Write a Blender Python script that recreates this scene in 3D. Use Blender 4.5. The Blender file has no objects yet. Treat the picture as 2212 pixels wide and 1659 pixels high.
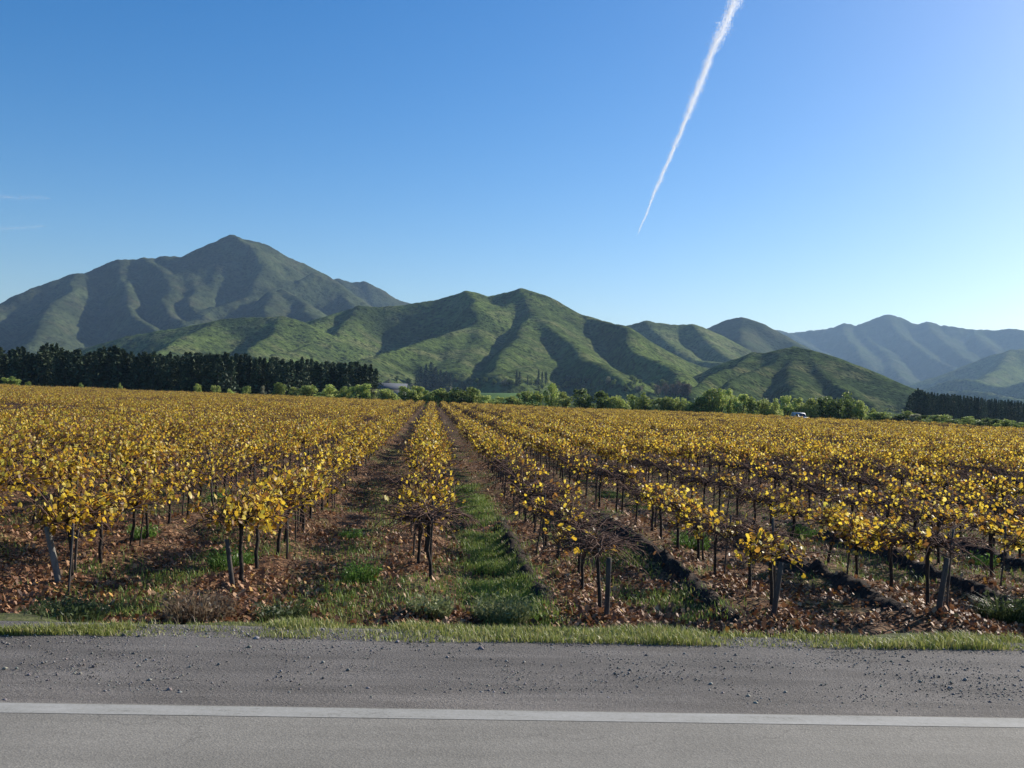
import bpy, math, random
import numpy as np
from mathutils import Vector, Matrix
from mathutils.bvhtree import BVHTree

R_ = random.Random(7)
rng = np.random.default_rng(11)
C = bpy.context.scene.collection
SC = bpy.context.scene
PI = math.pi
rad = math.radians

# ------------------------------------------------------------------ camera
CAM_H = 2.6
PSI, PITCH, ROLL = rad(4.5), rad(.8), rad(2.3)
FPX, CU, CV = 2150., 1106., 829.5
_f = np.array([math.sin(PSI)*math.cos(PITCH), math.cos(PSI)*math.cos(PITCH), math.sin(PITCH)])
_r0 = np.array([math.cos(PSI), -math.sin(PSI), 0.])
_u0 = np.cross(_r0, _f)
_R = math.cos(ROLL)*_r0 + math.sin(ROLL)*_u0
_U = -math.sin(ROLL)*_r0 + math.cos(ROLL)*_u0
cd = bpy.data.cameras.new('camera')
cam = bpy.data.objects.new('camera', cd); C.objects.link(cam)
cam.matrix_world = Matrix(((_R[0], _U[0], -_f[0], 0), (_R[1], _U[1], -_f[1], 0), (_R[2], _U[2], -_f[2], CAM_H), (0, 0, 0, 1)))
cd.sensor_width = 36; cd.lens = 36*FPX/2212
cd.clip_start = .1; cd.clip_end = 80000
SC.camera = cam

# ------------------------------------------------------------------ sky, sun, exposure
SUN_AZ, SUN_EL = rad(58), rad(28)        # azimuth from the row direction (+Y) towards +X
w = bpy.data.worlds.new('World'); SC.world = w; w.use_nodes = True
nt = w.node_tree; nt.nodes.clear()
sky = nt.nodes.new('ShaderNodeTexSky'); sky.sky_type = 'NISHITA'; sky.sun_disc = False
sky.sun_elevation = SUN_EL; sky.sun_rotation = SUN_AZ
sky.air_density = 1.0; sky.dust_density = .9; sky.ozone_density = 3.0; sky.altitude = 300
hs = nt.nodes.new('ShaderNodeHueSaturation'); hs.inputs['Saturation'].default_value = 1.42; hs.inputs['Hue'].default_value = .505
bg = nt.nodes.new('ShaderNodeBackground'); bg.inputs['Strength'].default_value = .09
wo = nt.nodes.new('ShaderNodeOutputWorld')
nt.links.new(sky.outputs[0], hs.inputs['Color']); nt.links.new(hs.outputs[0], bg.inputs[0]); nt.links.new(bg.outputs[0], wo.inputs[0])
SDIR = np.array([math.sin(SUN_AZ)*math.cos(SUN_EL), math.cos(SUN_AZ)*math.cos(SUN_EL), math.sin(SUN_EL)])
sl = bpy.data.lights.new('sun', 'SUN'); sl.energy = 5.0; sl.angle = rad(.5); sl.color = (1, .93, .82)
so = bpy.data.objects.new('sun', sl); C.objects.link(so)
so.rotation_euler = Vector(-SDIR).to_track_quat('-Z', 'Y').to_euler()
so.location = (30, 20, 60)
SC.view_settings.view_transform = 'Standard'; SC.view_settings.look = 'None'
SC.view_settings.exposure = .6; SC.view_settings.gamma = 1
SC.cycles.volume_bounces = 0
SC.cycles.max_bounces = 6
SC.cycles.transparent_max_bounces = 48

# ------------------------------------------------------------------ helpers
def ray(u, v):
    return _f + _R*((u-CU)/FPX) - _U*((v-CV)/FPX)
def at_dist(u, v, d):                     # point seen at (u,v), d metres away on the map
    r = ray(u, v); return np.array([0, 0, CAM_H]) + r*(d/math.hypot(r[0], r[1]))
def at_y(u, v, Y):
    r = ray(u, v); return np.array([0, 0, CAM_H]) + r*(Y/r[1])
def ground_at(u, v, z=0.):
    r = ray(u, v); return np.array([0, 0, CAM_H]) + r*((z-CAM_H)/r[2])

def tag(o, label=None, cat=None, group=None, kind=None):
    if label: o['label'] = label
    if cat: o['category'] = cat
    if group: o['group'] = group
    if kind: o['kind'] = kind
    return o
def link(name, me, mat=None, parent=None):
    o = bpy.data.objects.new(name, me); C.objects.link(o)
    if mat is not None:
        for m in (mat if isinstance(mat, (list, tuple)) else [mat]): me.materials.append(m)
    if parent is not None: o.parent = parent
    return o
def empty(name, loc=(0, 0, 0), rz=0):
    o = bpy.data.objects.new(name, None); C.objects.link(o)
    o.location = loc; o.rotation_euler = (0, 0, rz); o.empty_display_size = .2
    return o
def mesh_np(name, V, F, col=None, smooth=False, mi=None):
    """V (n,3); F list of (m,k) int arrays; col (n,3) point colours"""
    me = bpy.data.meshes.new(name)
    F = [np.asarray(f, dtype=np.int32) for f in (F if isinstance(F, list) else [F]) if len(f)]
    V = np.asarray(V, dtype=np.float32)
    me.vertices.add(len(V)); me.vertices.foreach_set('co', V.ravel())
    nl = sum(f.size for f in F); npoly = sum(len(f) for f in F)
    me.loops.add(nl); me.polygons.add(npoly)
    me.loops.foreach_set('vertex_index', np.concatenate([f.ravel() for f in F]))
    tot = np.concatenate([np.full(len(f), f.shape[1], np.int32) for f in F])
    st = np.concatenate([[0], np.cumsum(tot)[:-1]]).astype(np.int32)
    me.polygons.foreach_set('loop_start', st)
    me.polygons.foreach_set('loop_total', tot)
    if smooth: me.polygons.foreach_set('use_smooth', np.ones(npoly, bool))
    if mi is not None: me.polygons.foreach_set('material_index', np.asarray(mi, np.int32))
    if col is not None:
        a = me.color_attributes.new('Col', 'FLOAT_COLOR', 'POINT')
        a.data.foreach_set('color', np.concatenate([col, np.ones((len(col), 1))], 1).astype(np.float32).ravel())
    me.update(calc_edges=True); me.validate()
    return me
class MB:
    def __init__(s): s.v = []; s.t = []; s.q = []; s.c = []; s.n = 0
    def add(s, V, tri=None, quad=None, col=(1, 1, 1)):
        V = np.asarray(V, float)
        if tri is not None and len(tri): s.t.append(np.asarray(tri)+s.n)
        if quad is not None and len(quad): s.q.append(np.asarray(quad)+s.n)
        s.v.append(V); c = np.asarray(col, float)
        s.c.append(np.tile(c, (len(V), 1)) if c.ndim == 1 else c); s.n += len(V)
    def tube(s, P, rr, n=5, col=(1, 1, 1), cap=True):
        P = np.asarray(P, float); m = len(P); rr = np.broadcast_to(rr, (m,))
        T = np.gradient(P, axis=0); T /= np.linalg.norm(T, axis=1)[:, None]+1e-9
        ref = np.array([0, 0, 1.]) if abs(T[:, 2]).mean() < .7 else np.array([1., 0, 0])
        A = np.cross(T, ref); A /= np.linalg.norm(A, axis=1)[:, None]+1e-9
        B = np.cross(T, A)
        th = np.arange(n)*2*PI/n
        V = P[:, None] + rr[:, None, None]*(A[:, None]*np.cos(th)[None, :, None] + B[:, None]*np.sin(th)[None, :, None])
        q = [(i*n+j, i*n+(j+1) % n, (i+1)*n+(j+1) % n, (i+1)*n+j) for i in range(m-1) for j in range(n)]
        t = []
        V = V.reshape(-1, 3)
        if cap:
            V = np.concatenate([V, P[[0, -1]]]); 
            t = [(m*n, (j+1) % n, j) for j in range(n)] + [(m*n+1, (m-1)*n+j, (m-1)*n+(j+1) % n) for j in range(n)]
        s.add(V, t, q, col)
    def box(s, lo, hi, col=(1, 1, 1)):
        x0, y0, z0 = lo; x1, y1, z1 = hi
        s.add([(x0, y0, z0), (x1, y0, z0), (x1, y1, z0), (x0, y1, z0), (x0, y0, z1), (x1, y0, z1), (x1, y1, z1), (x0, y1, z1)],
              None, [(0, 3, 2, 1), (4, 5, 6, 7), (0, 1, 5, 4), (1, 2, 6, 5), (2, 3, 7, 6), (3, 0, 4, 7)], col)
    def mesh(s, name, smooth=False):
        F = []
        if s.t: F.append(np.concatenate(s.t))
        if s.q: F.append(np.concatenate(s.q))
        return mesh_np(name, np.concatenate(s.v), F, np.concatenate(s.c), smooth)

def _hash(ix, iy, seed):
    h = (ix.astype(np.int64)*374761393 + iy.astype(np.int64)*668265263 + seed*1442695041) & 0xffffffff
    h = ((h ^ (h >> 13))*1274126177) & 0xffffffff
    return ((h ^ (h >> 16)) & 0xffff)/65535.
def vnoise(x, y, seed=0):
    ix = np.floor(x); iy = np.floor(y); fx = x-ix; fy = y-iy
    fx = fx*fx*fx*(fx*(fx*6-15)+10); fy = fy*fy*fy*(fy*(fy*6-15)+10)
    a = _hash(ix, iy, seed); b = _hash(ix+1, iy, seed); c = _hash(ix, iy+1, seed); d = _hash(ix+1, iy+1, seed)
    return (a+(b-a)*fx)*(1-fy) + (c+(d-c)*fx)*fy - .5
def fbm(x, y, sc, seed=0, o=4, g=.5):
    s = 0; a = 1.
    for k in range(o):
        s = s + a*vnoise(x/sc*2**k+17.3*k, y/sc*2**k-9.1*k, seed+k); a *= g
    return s

# ------------------------------------------------------------------ materials
class NT:
    def __init__(s, name):
        s.m = bpy.data.materials.new(name); s.m.use_nodes = True
        s.t = s.m.node_tree; s.t.nodes.clear(); s.L = s.t.links
        s.out = s.n('ShaderNodeOutputMaterial')
    def n(s, typ, **kw):
        x = s.t.nodes.new(typ)
        for k, v in kw.items(): setattr(x, k, v)
        return x
    def set(s, node, **kw):
        for k, v in kw.items():
            k = k.replace('_', ' ')
            i = node.inputs[k] if k in node.inputs else None
            if hasattr(v, 'is_output') or isinstance(v, bpy.types.NodeSocket): s.L.new(v, i)
            else: i.default_value = v
        return node
    def pos(s, scale=(1, 1, 1), obj=False):
        p = s.n('ShaderNodeNewGeometry').outputs['Position'] if not obj else s.n('ShaderNodeTexCoord').outputs['Object']
        if scale == (1, 1, 1): return p
        m = s.n('ShaderNodeMapping'); s.L.new(p, m.inputs[0]); m.inputs['Scale'].default_value = scale
        return m.outputs[0]
    def noise(s, vec, scale, detail=4, rough=.55, dist=0.):
        x = s.n('ShaderNodeTexNoise'); s.L.new(vec, x.inputs['Vector'])
        x.inputs['Scale'].default_value = scale; x.inputs['Detail'].default_value = detail
        x.inputs['Roughness'].default_value = rough; x.inputs['Distortion'].default_value = dist
        return x.outputs[0]
    def voro(s, vec, scale):
        x = s.n('ShaderNodeTexVoronoi'); s.L.new(vec, x.inputs['Vector']); x.inputs['Scale'].default_value = scale
        return x
    def ramp(s, f, stops):
        x = s.n('ShaderNodeValToRGB'); s.L.new(f, x.inputs[0]); e = x.color_ramp.elements
        while len(e) < len(stops): e.new(.5)
        for i, (p, c) in enumerate(stops):
            e[i].position = p; e[i].color = (*c, 1) if hasattr(c, '__len__') else (c, c, c, 1)
        return x.outputs[0]
    def mix(s, f, a, b, mode='MIX'):
        x = s.n('ShaderNodeMix', data_type='RGBA', blend_type=mode)
        for i, v in ((0, f), (6, a), (7, b)):
            if isinstance(v, bpy.types.NodeSocket): s.L.new(v, x.inputs[i])
            else: x.inputs[i].default_value = v if i == 0 else (*v, 1)
        return x.outputs[2]
    def math(s, op, a, b=0.):
        x = s.n('ShaderNodeMath', operation=op)
        for i, v in ((0, a), (1, b)):
            if isinstance(v, bpy.types.NodeSocket): s.L.new(v, x.inputs[i])
            else: x.inputs[i].default_value = v
        return x.outputs[0]
    def attr(s):
        return s.n('ShaderNodeVertexColor', layer_name='Col').outputs[0]
    def bump(s, h, strength=.5, dist=.02):
        b = s.n('ShaderNodeBump'); s.L.new(h, b.inputs['Height'])
        b.inputs['Strength'].default_value = strength; b.inputs['Distance'].default_value = dist
        return b.outputs[0]
    def pbr(s, col, rough=.8, spec=.3, normal=None, metal=0.):
        b = s.n('ShaderNodeBsdfPrincipled')
        if isinstance(col, bpy.types.NodeSocket): s.L.new(col, b.inputs['Base Color'])
        else: b.inputs['Base Color'].default_value = (*col, 1)
        if isinstance(rough, bpy.types.NodeSocket): s.L.new(rough, b.inputs['Roughness'])
        else: b.inputs['Roughness'].default_value = rough
        b.inputs['Specular IOR Level'].default_value = spec; b.inputs['Metallic'].default_value = metal
        if normal is not None: s.L.new(normal, b.inputs['Normal'])
        return b.outputs[0]
    def done(s, sh, disp=None):
        s.L.new(sh, s.out.inputs['Surface']); return s.m

def leafy(name, tint, trans=.4, rough=.5, spec=.3, var=.25):
    """leaves: colour attribute x tint, part of the light passes through"""
    t = NT(name)
    rnd = t.n('ShaderNodeObjectInfo').outputs['Random']
    k = t.ramp(rnd, [(0, 1-var), (1, 1+var)])
    c = t.mix(1., t.attr(), tint, 'MULTIPLY'); c = t.mix(1., c, k, 'MULTIPLY')
    b = t.pbr(c, rough, spec)
    tr = t.n('ShaderNodeBsdfTranslucent'); t.L.new(c, tr.inputs[0])
    mx = t.n('ShaderNodeMixShader'); mx.inputs[0].default_value = trans
    t.L.new(b, mx.inputs[1]); t.L.new(tr.outputs[0], mx.inputs[2])
    return t.done(mx.outputs[0])
def bark(name, c1, c2, scale=18):
    t = NT(name); p = t.pos((1, 1, .35), obj=True)
    n = t.noise(p, scale, 5, .65)
    c = t.ramp(n, [(.3, c1), (.7, c2)])
    return t.done(t.pbr(c, .9, .2, t.bump(n, .8, .02)))
def hill_mat(name, grass, scrub, dirt, dots=.5, sc=1.):
    t = NT(name); p = t.pos()
    n1 = t.noise(p, .006/sc, 5, .6, .6); n2 = t.noise(p, .035/sc, 5, .65); n3 = t.noise(p, .16/sc, 4, .75)
    a = t.math('ADD', t.math('MULTIPLY', n1, .55), t.math('MULTIPLY', n2, .45))
    c = t.mix(t.ramp(a, [(.40, 0.), (.58, 1.)]), grass, scrub)
    c = t.mix(t.math('MULTIPLY', t.ramp(t.noise(p, .018/sc, 4, .6), [(.50, 0.), (.66, 1.)]), .65), c, dirt)
    # scattered bushes
    vo = t.voro(p, .12/sc); d = t.ramp(vo.outputs['Distance'], [(.26, 1.), (.42, 0.)])
    keep = t.ramp(n2, [(.38, 0.), (.52, 1.)])
    c = t.mix(t.math('MULTIPLY', t.math('MULTIPLY', d, keep), dots), c, tuple(x*.35 for x in scrub))
    c = t.mix(t.math('MULTIPLY', t.ramp(n3, [(.40, 1.), (.54, 0.)]), .8*dots), c, tuple(x*.5 for x in scrub))
    h = t.math('ADD', t.math('MULTIPLY', n2, 6.), t.math('MULTIPLY', n3, 3.))
    h = t.math('ADD', h, t.math('MULTIPLY', d, 1.2))
    return t.done(t.pbr(c, 1., 0., t.bump(h, .6, .9)))

M = {}
M['vine_leaf'] = leafy('vine_leaf', (1.07, 1.03, .82), .55, .45, .35, .12)
M['cane'] = bark('cane', (.075, .042, .032), (.19, .115, .085), 30)
M['trunk'] = bark('vine_bark', (.018, .014, .011), (.07, .055, .045), 22)
M['stake'] = bark('stake_wood', (.05, .042, .035), (.13, .11, .095), 12)
M['pale_post'] = bark('pale_post_wood', (.12, .112, .10), (.26, .245, .22), 10)
M['litter'] = leafy('fallen_leaf', (1.22, 1.1, .95), .15, .6, .25, .1)
M['grass'] = leafy('grass_blade', (1, 1, 1), .35, .5, .3, .12)
M['pine'] = leafy('pine_needles', (1, 1, 1), .12, .7, .15, .3)
M['bush'] = leafy('bush_leaf', (1.85, 1.75, 1.4), .45, .55, .2, .22)
M['bark'] = bark('tree_bark', (.03, .024, .02), (.10, .08, .065), 2)

# soil under the vines
t = NT('vineyard_soil'); p = t.pos()
n1 = t.noise(p, .5, 5, .6); n2 = t.noise(p, 9., 5, .7); n3 = t.noise(p, 2.2, 4, .6, .5)
vo = t.voro(p, 16.)
lf = t.n('ShaderNodeSeparateColor'); t.L.new(vo.outputs['Color'], lf.inputs[0])
leafc = t.ramp(lf.outputs[0], [(0, (.05, .026, .015)), (.35, (.11, .055, .028)), (.7, (.18, .095, .048)), (1, (.28, .17, .09))])
soil = t.ramp(n2, [(.3, (.022, .016, .012)), (.7, (.07, .05, .036))])
c = t.mix(t.ramp(n3, [(.36, 0.), (.52, 1.)]), soil, leafc)
gr = t.ramp(t.math('ADD', t.math('MULTIPLY', n1, .7), t.math('MULTIPLY', n2, .3)), [(.52, 0.), (.62, 1.)])
c = t.mix(t.math('MULTIPLY', gr, .75), c, t.mix(n2, (.04, .07, .014), (.10, .13, .03)))
M['soil'] = t.done(t.pbr(c, .95, .15, t.bump(t.math('ADD', n2, t.math('MULTIPLY', vo.outputs['Distance'], .6)), 1., .06)))
# wide plain beyond
t = NT('plain'); p = t.pos()
n1 = t.noise(p, .012, 5, .6, .4); n2 = t.noise(p, .15, 5, .65)
c = t.ramp(t.math('ADD', t.math('MULTIPLY', n1, .6), t.math('MULTIPLY', n2, .4)), [(.38, (.022, .034, .014)), (.52, (.05, .07, .026)), (.64, (.09, .10, .04))])
M['plain'] = t.done(t.pbr(c, 1., 0., t.bump(n2, .8, .5)))
# asphalt
t = NT('asphalt'); p = t.pos()
n1 = t.noise(p, 140., 3, .7); n2 = t.noise(t.pos((.12, 1, 1)), 3.5, 4, .6); n3 = t.noise(p, 1.2, 5, .65, .4)
a = t.math('ADD', t.math('MULTIPLY', n1, .45), t.math('ADD', t.math('MULTIPLY', n2, .33), t.math('MULTIPLY', n3, .22)))
c = t.ramp(a, [(.36, (.15, .139, .116)), (.5, (.205, .19, .16)), (.66, (.27, .25, .212))])
vo = t.voro(p, 95.); st = t.n('ShaderNodeSeparateColor'); t.L.new(vo.outputs['Color'], st.inputs[0])
c = t.mix(.22, c, t.mix(1., c, t.ramp(st.outputs[0], [(0, .45), (.5, 1.), (1, 1.7)]), 'MULTIPLY'))
wv_ = t.n('ShaderNodeVectorMath', operation='ADD'); t.L.new(p, wv_.inputs[0])
nz_ = t.n('ShaderNodeTexNoise'); t.L.new(p, nz_.inputs['Vector']); nz_.inputs['Scale'].default_value = 3.; nz_.inputs['Detail'].default_value = 5.; t.L.new(nz_.outputs['Color'], wv_.inputs[1])
ck = t.n('ShaderNodeTexVoronoi', feature='DISTANCE_TO_EDGE'); t.L.new(wv_.outputs[0], ck.inputs['Vector']); ck.inputs['Scale'].default_value = .75
cm2 = t.math('MULTIPLY', t.ramp(ck.outputs['Distance'], [(.0, 1.), (.009, 0.)]), t.ramp(n3, [(.48, 0.), (.56, 1.)]))
c = t.mix(t.math('MULTIPLY', cm2, .35), c, (.05, .046, .04))
M['asphalt'] = t.done(t.pbr(c, .85, .25, t.bump(t.math('ADD', n1, vo.outputs['Distance']), .25, .006)))
# worn edge paint
t = NT('edge_paint'); p = t.pos()
n1 = t.noise(p, 45., 6, .75); n2 = t.noise(t.pos((.2, 1, 1)), 9., 5, .65)
a = t.math('ADD', t.math('MULTIPLY', n1, .5), t.math('MULTIPLY', n2, .5))
c = t.ramp(a, [(.37, (.21, .20, .175)), (.45, (.30, .29, .255)), (.55, (.34, .328, .295)), (.66, (.39, .38, .345))])
M['paint'] = t.done(t.pbr(c, .8, .25, t.bump(n1, .3, .005)))
# gravel shoulder
t = NT('gravel'); p = t.pos()
n1 = t.noise(p, 60., 4, .75); n2 = t.noise(t.pos((.14, 1, 1)), 4.5, 5, .65); n3 = t.noise(p, .9, 4, .6)
a = t.math('ADD', t.math('MULTIPLY', n1, .45), t.math('ADD', t.math('MULTIPLY', n2, .35), t.math('MULTIPLY', n3, .2)))
c = t.ramp(a, [(.36, (.08, .072, .063)), (.5, (.155, .14, .124)), (.64, (.26, .236, .21))])
M['gravel'] = t.done(t.pbr(c, .9, .25, t.bump(n1, 1., .02)))
M['pebble'] = NT('pebble')
t = M['pebble']; M['pebble'] = t.done(t.pbr(t.attr(), .8, .3))
t = NT('bank_earth'); p = t.pos(); n = t.noise(p, 6., 5, .65)
M['bank'] = t.done(t.pbr(t.ramp(n, [(.35, (.04, .04, .02)), (.55, (.09, .10, .035)), (.7, (.14, .12, .07))]), .95, .1, t.bump(n, 1., .05)))
M['haze'] = None

# ------------------------------------------------------------------ plain, field soil, road
me = mesh_np('ground', [(-14000, -6000, -.06), (14000, -6000, -.06), (14000, 20000, -.06), (-14000, 20000, -.06)], [[(0, 1, 2, 3)]])
tag(link('ground', me, M['plain']), 'dark green plain reaching to the foot of the hills', kind='structure')

ROW_X0, ROW_DX = -.1, 2.15
def y_far(x): return np.where(x > 70, 126+(x-78)*5.2, 205 - .02*np.abs(x))
RIDGES = ((1, -.62), (2, -.55), (3, -.5), (4, -.55), (5, -.5))
def ridge_mask(x, y):                       # low raised bands beside the rows right of centre, given a darker skin
    m = 0*x
    for kx, off in RIDGES:
        cx = ROW_X0+kx*ROW_DX+off+.12*fbm(y, y*0+kx*9, 1.6, 501, 3)
        m = np.maximum(m, np.exp(-((x-cx)/(.17*(1+.6*fbm(y, y*0+kx*5, .9, 503, 3))))**2))
    return m*np.clip((y-11.1)/1.0, 0, 1)*np.clip((26-y)/8, 0, 1)
def soil_z(x, y):
    x = np.asarray(x, float); y = np.asarray(y, float)
    k = (x-ROW_X0)/ROW_DX; d = np.abs(k-np.round(k))*ROW_DX
    far = np.clip((y-9.8)/1.6, 0, 1)
    return .015 + .11*ridge_mask(x, y) + far*(.13*np.exp(-(d/.38)**2) + .09*fbm(x, y, .9, 5, 3) + .14*fbm(x, y, 5., 9, 2)*np.clip((90-y)/60, .1, 1))
xs = np.concatenate([np.arange(-125, -26, .43), np.arange(-26, 26, .2), np.arange(26, 92, .43)])
ys = [9.6]
while ys[-1] < 207: ys.append(ys[-1]+max(.16, ys[-1]*.012))
ys = np.array(ys)
X, Y = np.meshgrid(xs, ys)
Z = soil_z(X, Y)
nx, ny = len(xs), len(ys)
ii = (np.arange(ny-1)[:, None]*nx + np.arange(nx-1)[None]).ravel()
F = np.stack([ii, ii+1, ii+nx+1, ii+nx], 1)
me = mesh_np('vineyard_soil', np.stack([X, Y, Z], -1).reshape(-1, 3), [F], smooth=True)
tag(link('vineyard_soil', me, M['soil']), 'brown vineyard earth strewn with dead leaves', kind='structure')

t = NT('dark_ridge_skin'); p = t.pos(); n1 = t.noise(p, 14., 5, .7)
M['ridge_skin'] = t.done(t.pbr(t.ramp(n1, [(.3, (.018, .014, .012)), (.55, (.05, .038, .031)), (.72, (.10, .07, .05))]), .95, .1, t.bump(n1, 1., .05)))  # dark mottled colour for the skin laid over the raised bands
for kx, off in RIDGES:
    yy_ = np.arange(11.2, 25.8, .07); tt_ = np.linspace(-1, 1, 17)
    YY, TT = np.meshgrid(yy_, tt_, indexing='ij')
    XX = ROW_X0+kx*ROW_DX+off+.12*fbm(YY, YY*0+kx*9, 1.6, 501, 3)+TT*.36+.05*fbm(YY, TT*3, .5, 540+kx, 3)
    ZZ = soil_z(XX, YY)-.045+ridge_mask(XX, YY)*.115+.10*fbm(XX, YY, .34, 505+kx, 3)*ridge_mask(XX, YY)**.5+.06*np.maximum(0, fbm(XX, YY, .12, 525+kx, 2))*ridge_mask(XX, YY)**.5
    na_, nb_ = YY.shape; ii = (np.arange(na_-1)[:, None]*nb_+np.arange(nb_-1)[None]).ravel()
    tag(link('dark_ridge', mesh_np('dark_ridge', np.stack([XX, YY, ZZ], -1).reshape(-1, 3), [np.stack([ii, ii+1, ii+nb_+1, ii+nb_], 1)]), M['ridge_skin']), 'dark rough raised band along '+['', 'the first', 'the second', 'the third', 'the fourth', 'the fifth'][kx]+' vine row right of centre', kind='structure')

RZ = .9            # road level above the field
LX = 240
def strip(name, prof, mat, xa=-LX, xb=LX, label=None, dx=None, jag=0., seed=0):
    xs_ = np.array([xa, xb]) if dx is None else np.concatenate([np.arange(xa, -12, 4.), np.arange(-12, 12, dx), np.arange(12, xb+1, 4.)])
    V = []
    for j, (y, z) in enumerate(prof):
        off = jag*fbm(xs_, xs_*0+j*7, .8, seed, 3) if 0 < j < len(prof)-1 or jag < 0 else 0*xs_
        V.append(np.stack([xs_, y+0*xs_+off, z+.25*off], 1))
    n_ = len(xs_); V = np.concatenate(V)
    ii_ = (np.arange(len(prof)-1)[:, None]*n_ + np.arange(n_-1)[None]).ravel()
    me_ = mesh_np(name, V, [np.stack([ii_, ii_+1, ii_+n_+1, ii_+n_], 1)], smooth=False)
    return tag(link(name, me_, mat), label, kind='structure')
strip('road', [(-6.5, RZ-.01), (-2.2, RZ+.03), (2., RZ+.03), (5.43, RZ)], M['asphalt'], label='worn pale grey asphalt road')
strip('road_edge_line', [(5.25, RZ+.0035), (5.41, RZ+.0025)], M['paint'], label='worn whitish edge line painted along the asphalt')
strip('gravel_shoulder', [(5.43, RZ-.002), (5.50, RZ-.022), (6.2, RZ-.035), (6.9, RZ-.03), (7.45, RZ-.05)], M['gravel'], dx=.2, jag=.04, seed=3, label='dark grey gravel shoulder beside the road')
strip('grass_bank', [(7.45, RZ-.05), (7.8, RZ-.1), (8.6, RZ-.38), (9.6, .18), (10.4, .06), (11.2, -.05)], M['bank'], dx=.25, jag=.25, seed=8, label='grassy bank falling from the shoulder to the vineyard')
strip('far_bank', [(-10.5, -.07), (-6.5, RZ-.01)], M['bank'], label='bank on the other side of the road')

# ------------------------------------------------------------------ hills: crests and spurs traced from the photograph, set at their own distance
Z1 = lambda x, y: (x*.4, y*.4+486.6)
Z2 = lambda x, y: (x*.4+619.4, y*.4+619.4)
Z3 = lambda x, y: (x*.4+1327.2, y*.4+663.6)
def ridge(zf, pts, d0, d1=None, step=14.):
    d1 = d0 if d1 is None else d1
    uv = np.array([zf(*p[:2]) for p in pts])
    L = np.concatenate([[0], np.cumsum(np.hypot(*np.diff(uv, axis=0).T))]); L /= L[-1]
    P = np.array([at_dist(u, v, (p[2] if len(p) > 2 else d0+(d1-d0)*s)) for (u, v), p, s in zip(uv, pts, L)])
    T = np.concatenate([[0], np.cumsum(np.linalg.norm(np.diff(P, axis=0), axis=1))])
    s = np.linspace(0, T[-1], max(3, int(T[-1]/step)))
    return np.stack([np.interp(s, T, P[:, k]) for k in range(3)], 1)
HILLS = []
def hill(name, label, mat, ridges, az, dist, na, nd, S=.6, S2=.95, r=18., k=8., warp=14., wsc=160., gul=10., gsc=90., seed=1, toe=.0):
    a = np.linspace(rad(az[0]), rad(az[1]), na); d = np.linspace(dist[0], dist[1], nd)
    A, D = np.meshgrid(a, d)
    X = np.sin(A+PSI)*D; Y = np.cos(A+PSI)*D
    wx = X + warp*fbm(X, Y, wsc, seed, 4); wy = Y + warp*fbm(X, Y, wsc, seed+50, 4)
    fx, fy = wx.ravel().astype(np.float32), wy.ravel().astype(np.float32)
    hs_ = []; dm = np.full(len(fx), 1e9, np.float32)
    for ri, P in enumerate(ridges):
        S_ = S if ri == 0 else S2
        P = P.astype(np.float32); best = np.full(len(fx), -1e9, np.float32)
        asym = .08 if ri == 0 else .5*S2
        for q in P:
            ex = fx-q[0]; ey = fy-q[1]; d0_ = np.sqrt(ex*ex+ey*ey)+1e-3
            dd = np.sqrt(d0_*d0_ + r*r) - r
            sl_ = S_ - asym*(ex*math.sin(rad(80))+ey*math.cos(rad(80)))/d0_     # valleys cut steeper on the western side of each spur
            np.maximum(best, q[2]-sl_*dd, out=best); np.minimum(dm, dd, out=dm)
        hs_.append(best)
    Hh = np.stack(hs_); m = Hh.max(0)
    h = m + k*np.log(np.exp((Hh-m)/k).sum(0)) - k*.15
    prox = np.clip(dm/120., 0, 1)
    h = h + prox*gul*(fbm(X, Y, gsc, seed+7, 5, .55).ravel()) - prox*gul*.8*np.abs(fbm(X, Y, gsc*1.7, seed+23, 3).ravel())*2
    h = h + .16*gul*fbm(X, Y, 26., seed+31, 3).ravel()
    if toe: h = np.where(h < toe, toe*np.exp((h-toe)/toe/1.6)*1.0, h)
    h = np.maximum(h, -1.2)
    V = np.stack([X.ravel(), Y.ravel(), h], 1)
    ii = (np.arange(nd-1)[:, None]*na + np.arange(na-1)[None]).ravel()
    F = np.stack([ii, ii+1, ii+na+1, ii+na], 1)
    zz = h[F].max(1); F = F[zz > -1.1]
    used = np.unique(F); mp = np.full(len(V), -1); mp[used] = np.arange(len(used))
    me = mesh_np(name, V[used], [mp[F]], smooth=True)
    o = tag(link(name, me, mat), label, kind='structure')
    HILLS.append((V[used], mp[F])); return o

M['h1'] = hill_mat('mountain_scrub', (.075, .095, .046), (.036, .046, .026), (.09, .085, .05), .75, 1.5)
M['h3'] = hill_mat('green_hill', (.13, .175, .05), (.052, .073, .028), (.19, .19, .085), .95, 1.)
M['h4'] = hill_mat('pale_green_hill', (.15, .185, .065), (.07, .09, .04), (.20, .19, .10), .7, 1.3)
M['h6'] = hill_mat('far_hill', (.07, .09, .042), (.042, .053, .03), (.10, .095, .06), .5, 2.)
M['h7'] = hill_mat('dark_green_hill', (.10, .14, .045), (.04, .058, .024), (.19, .18, .08), .95, .8)

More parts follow.
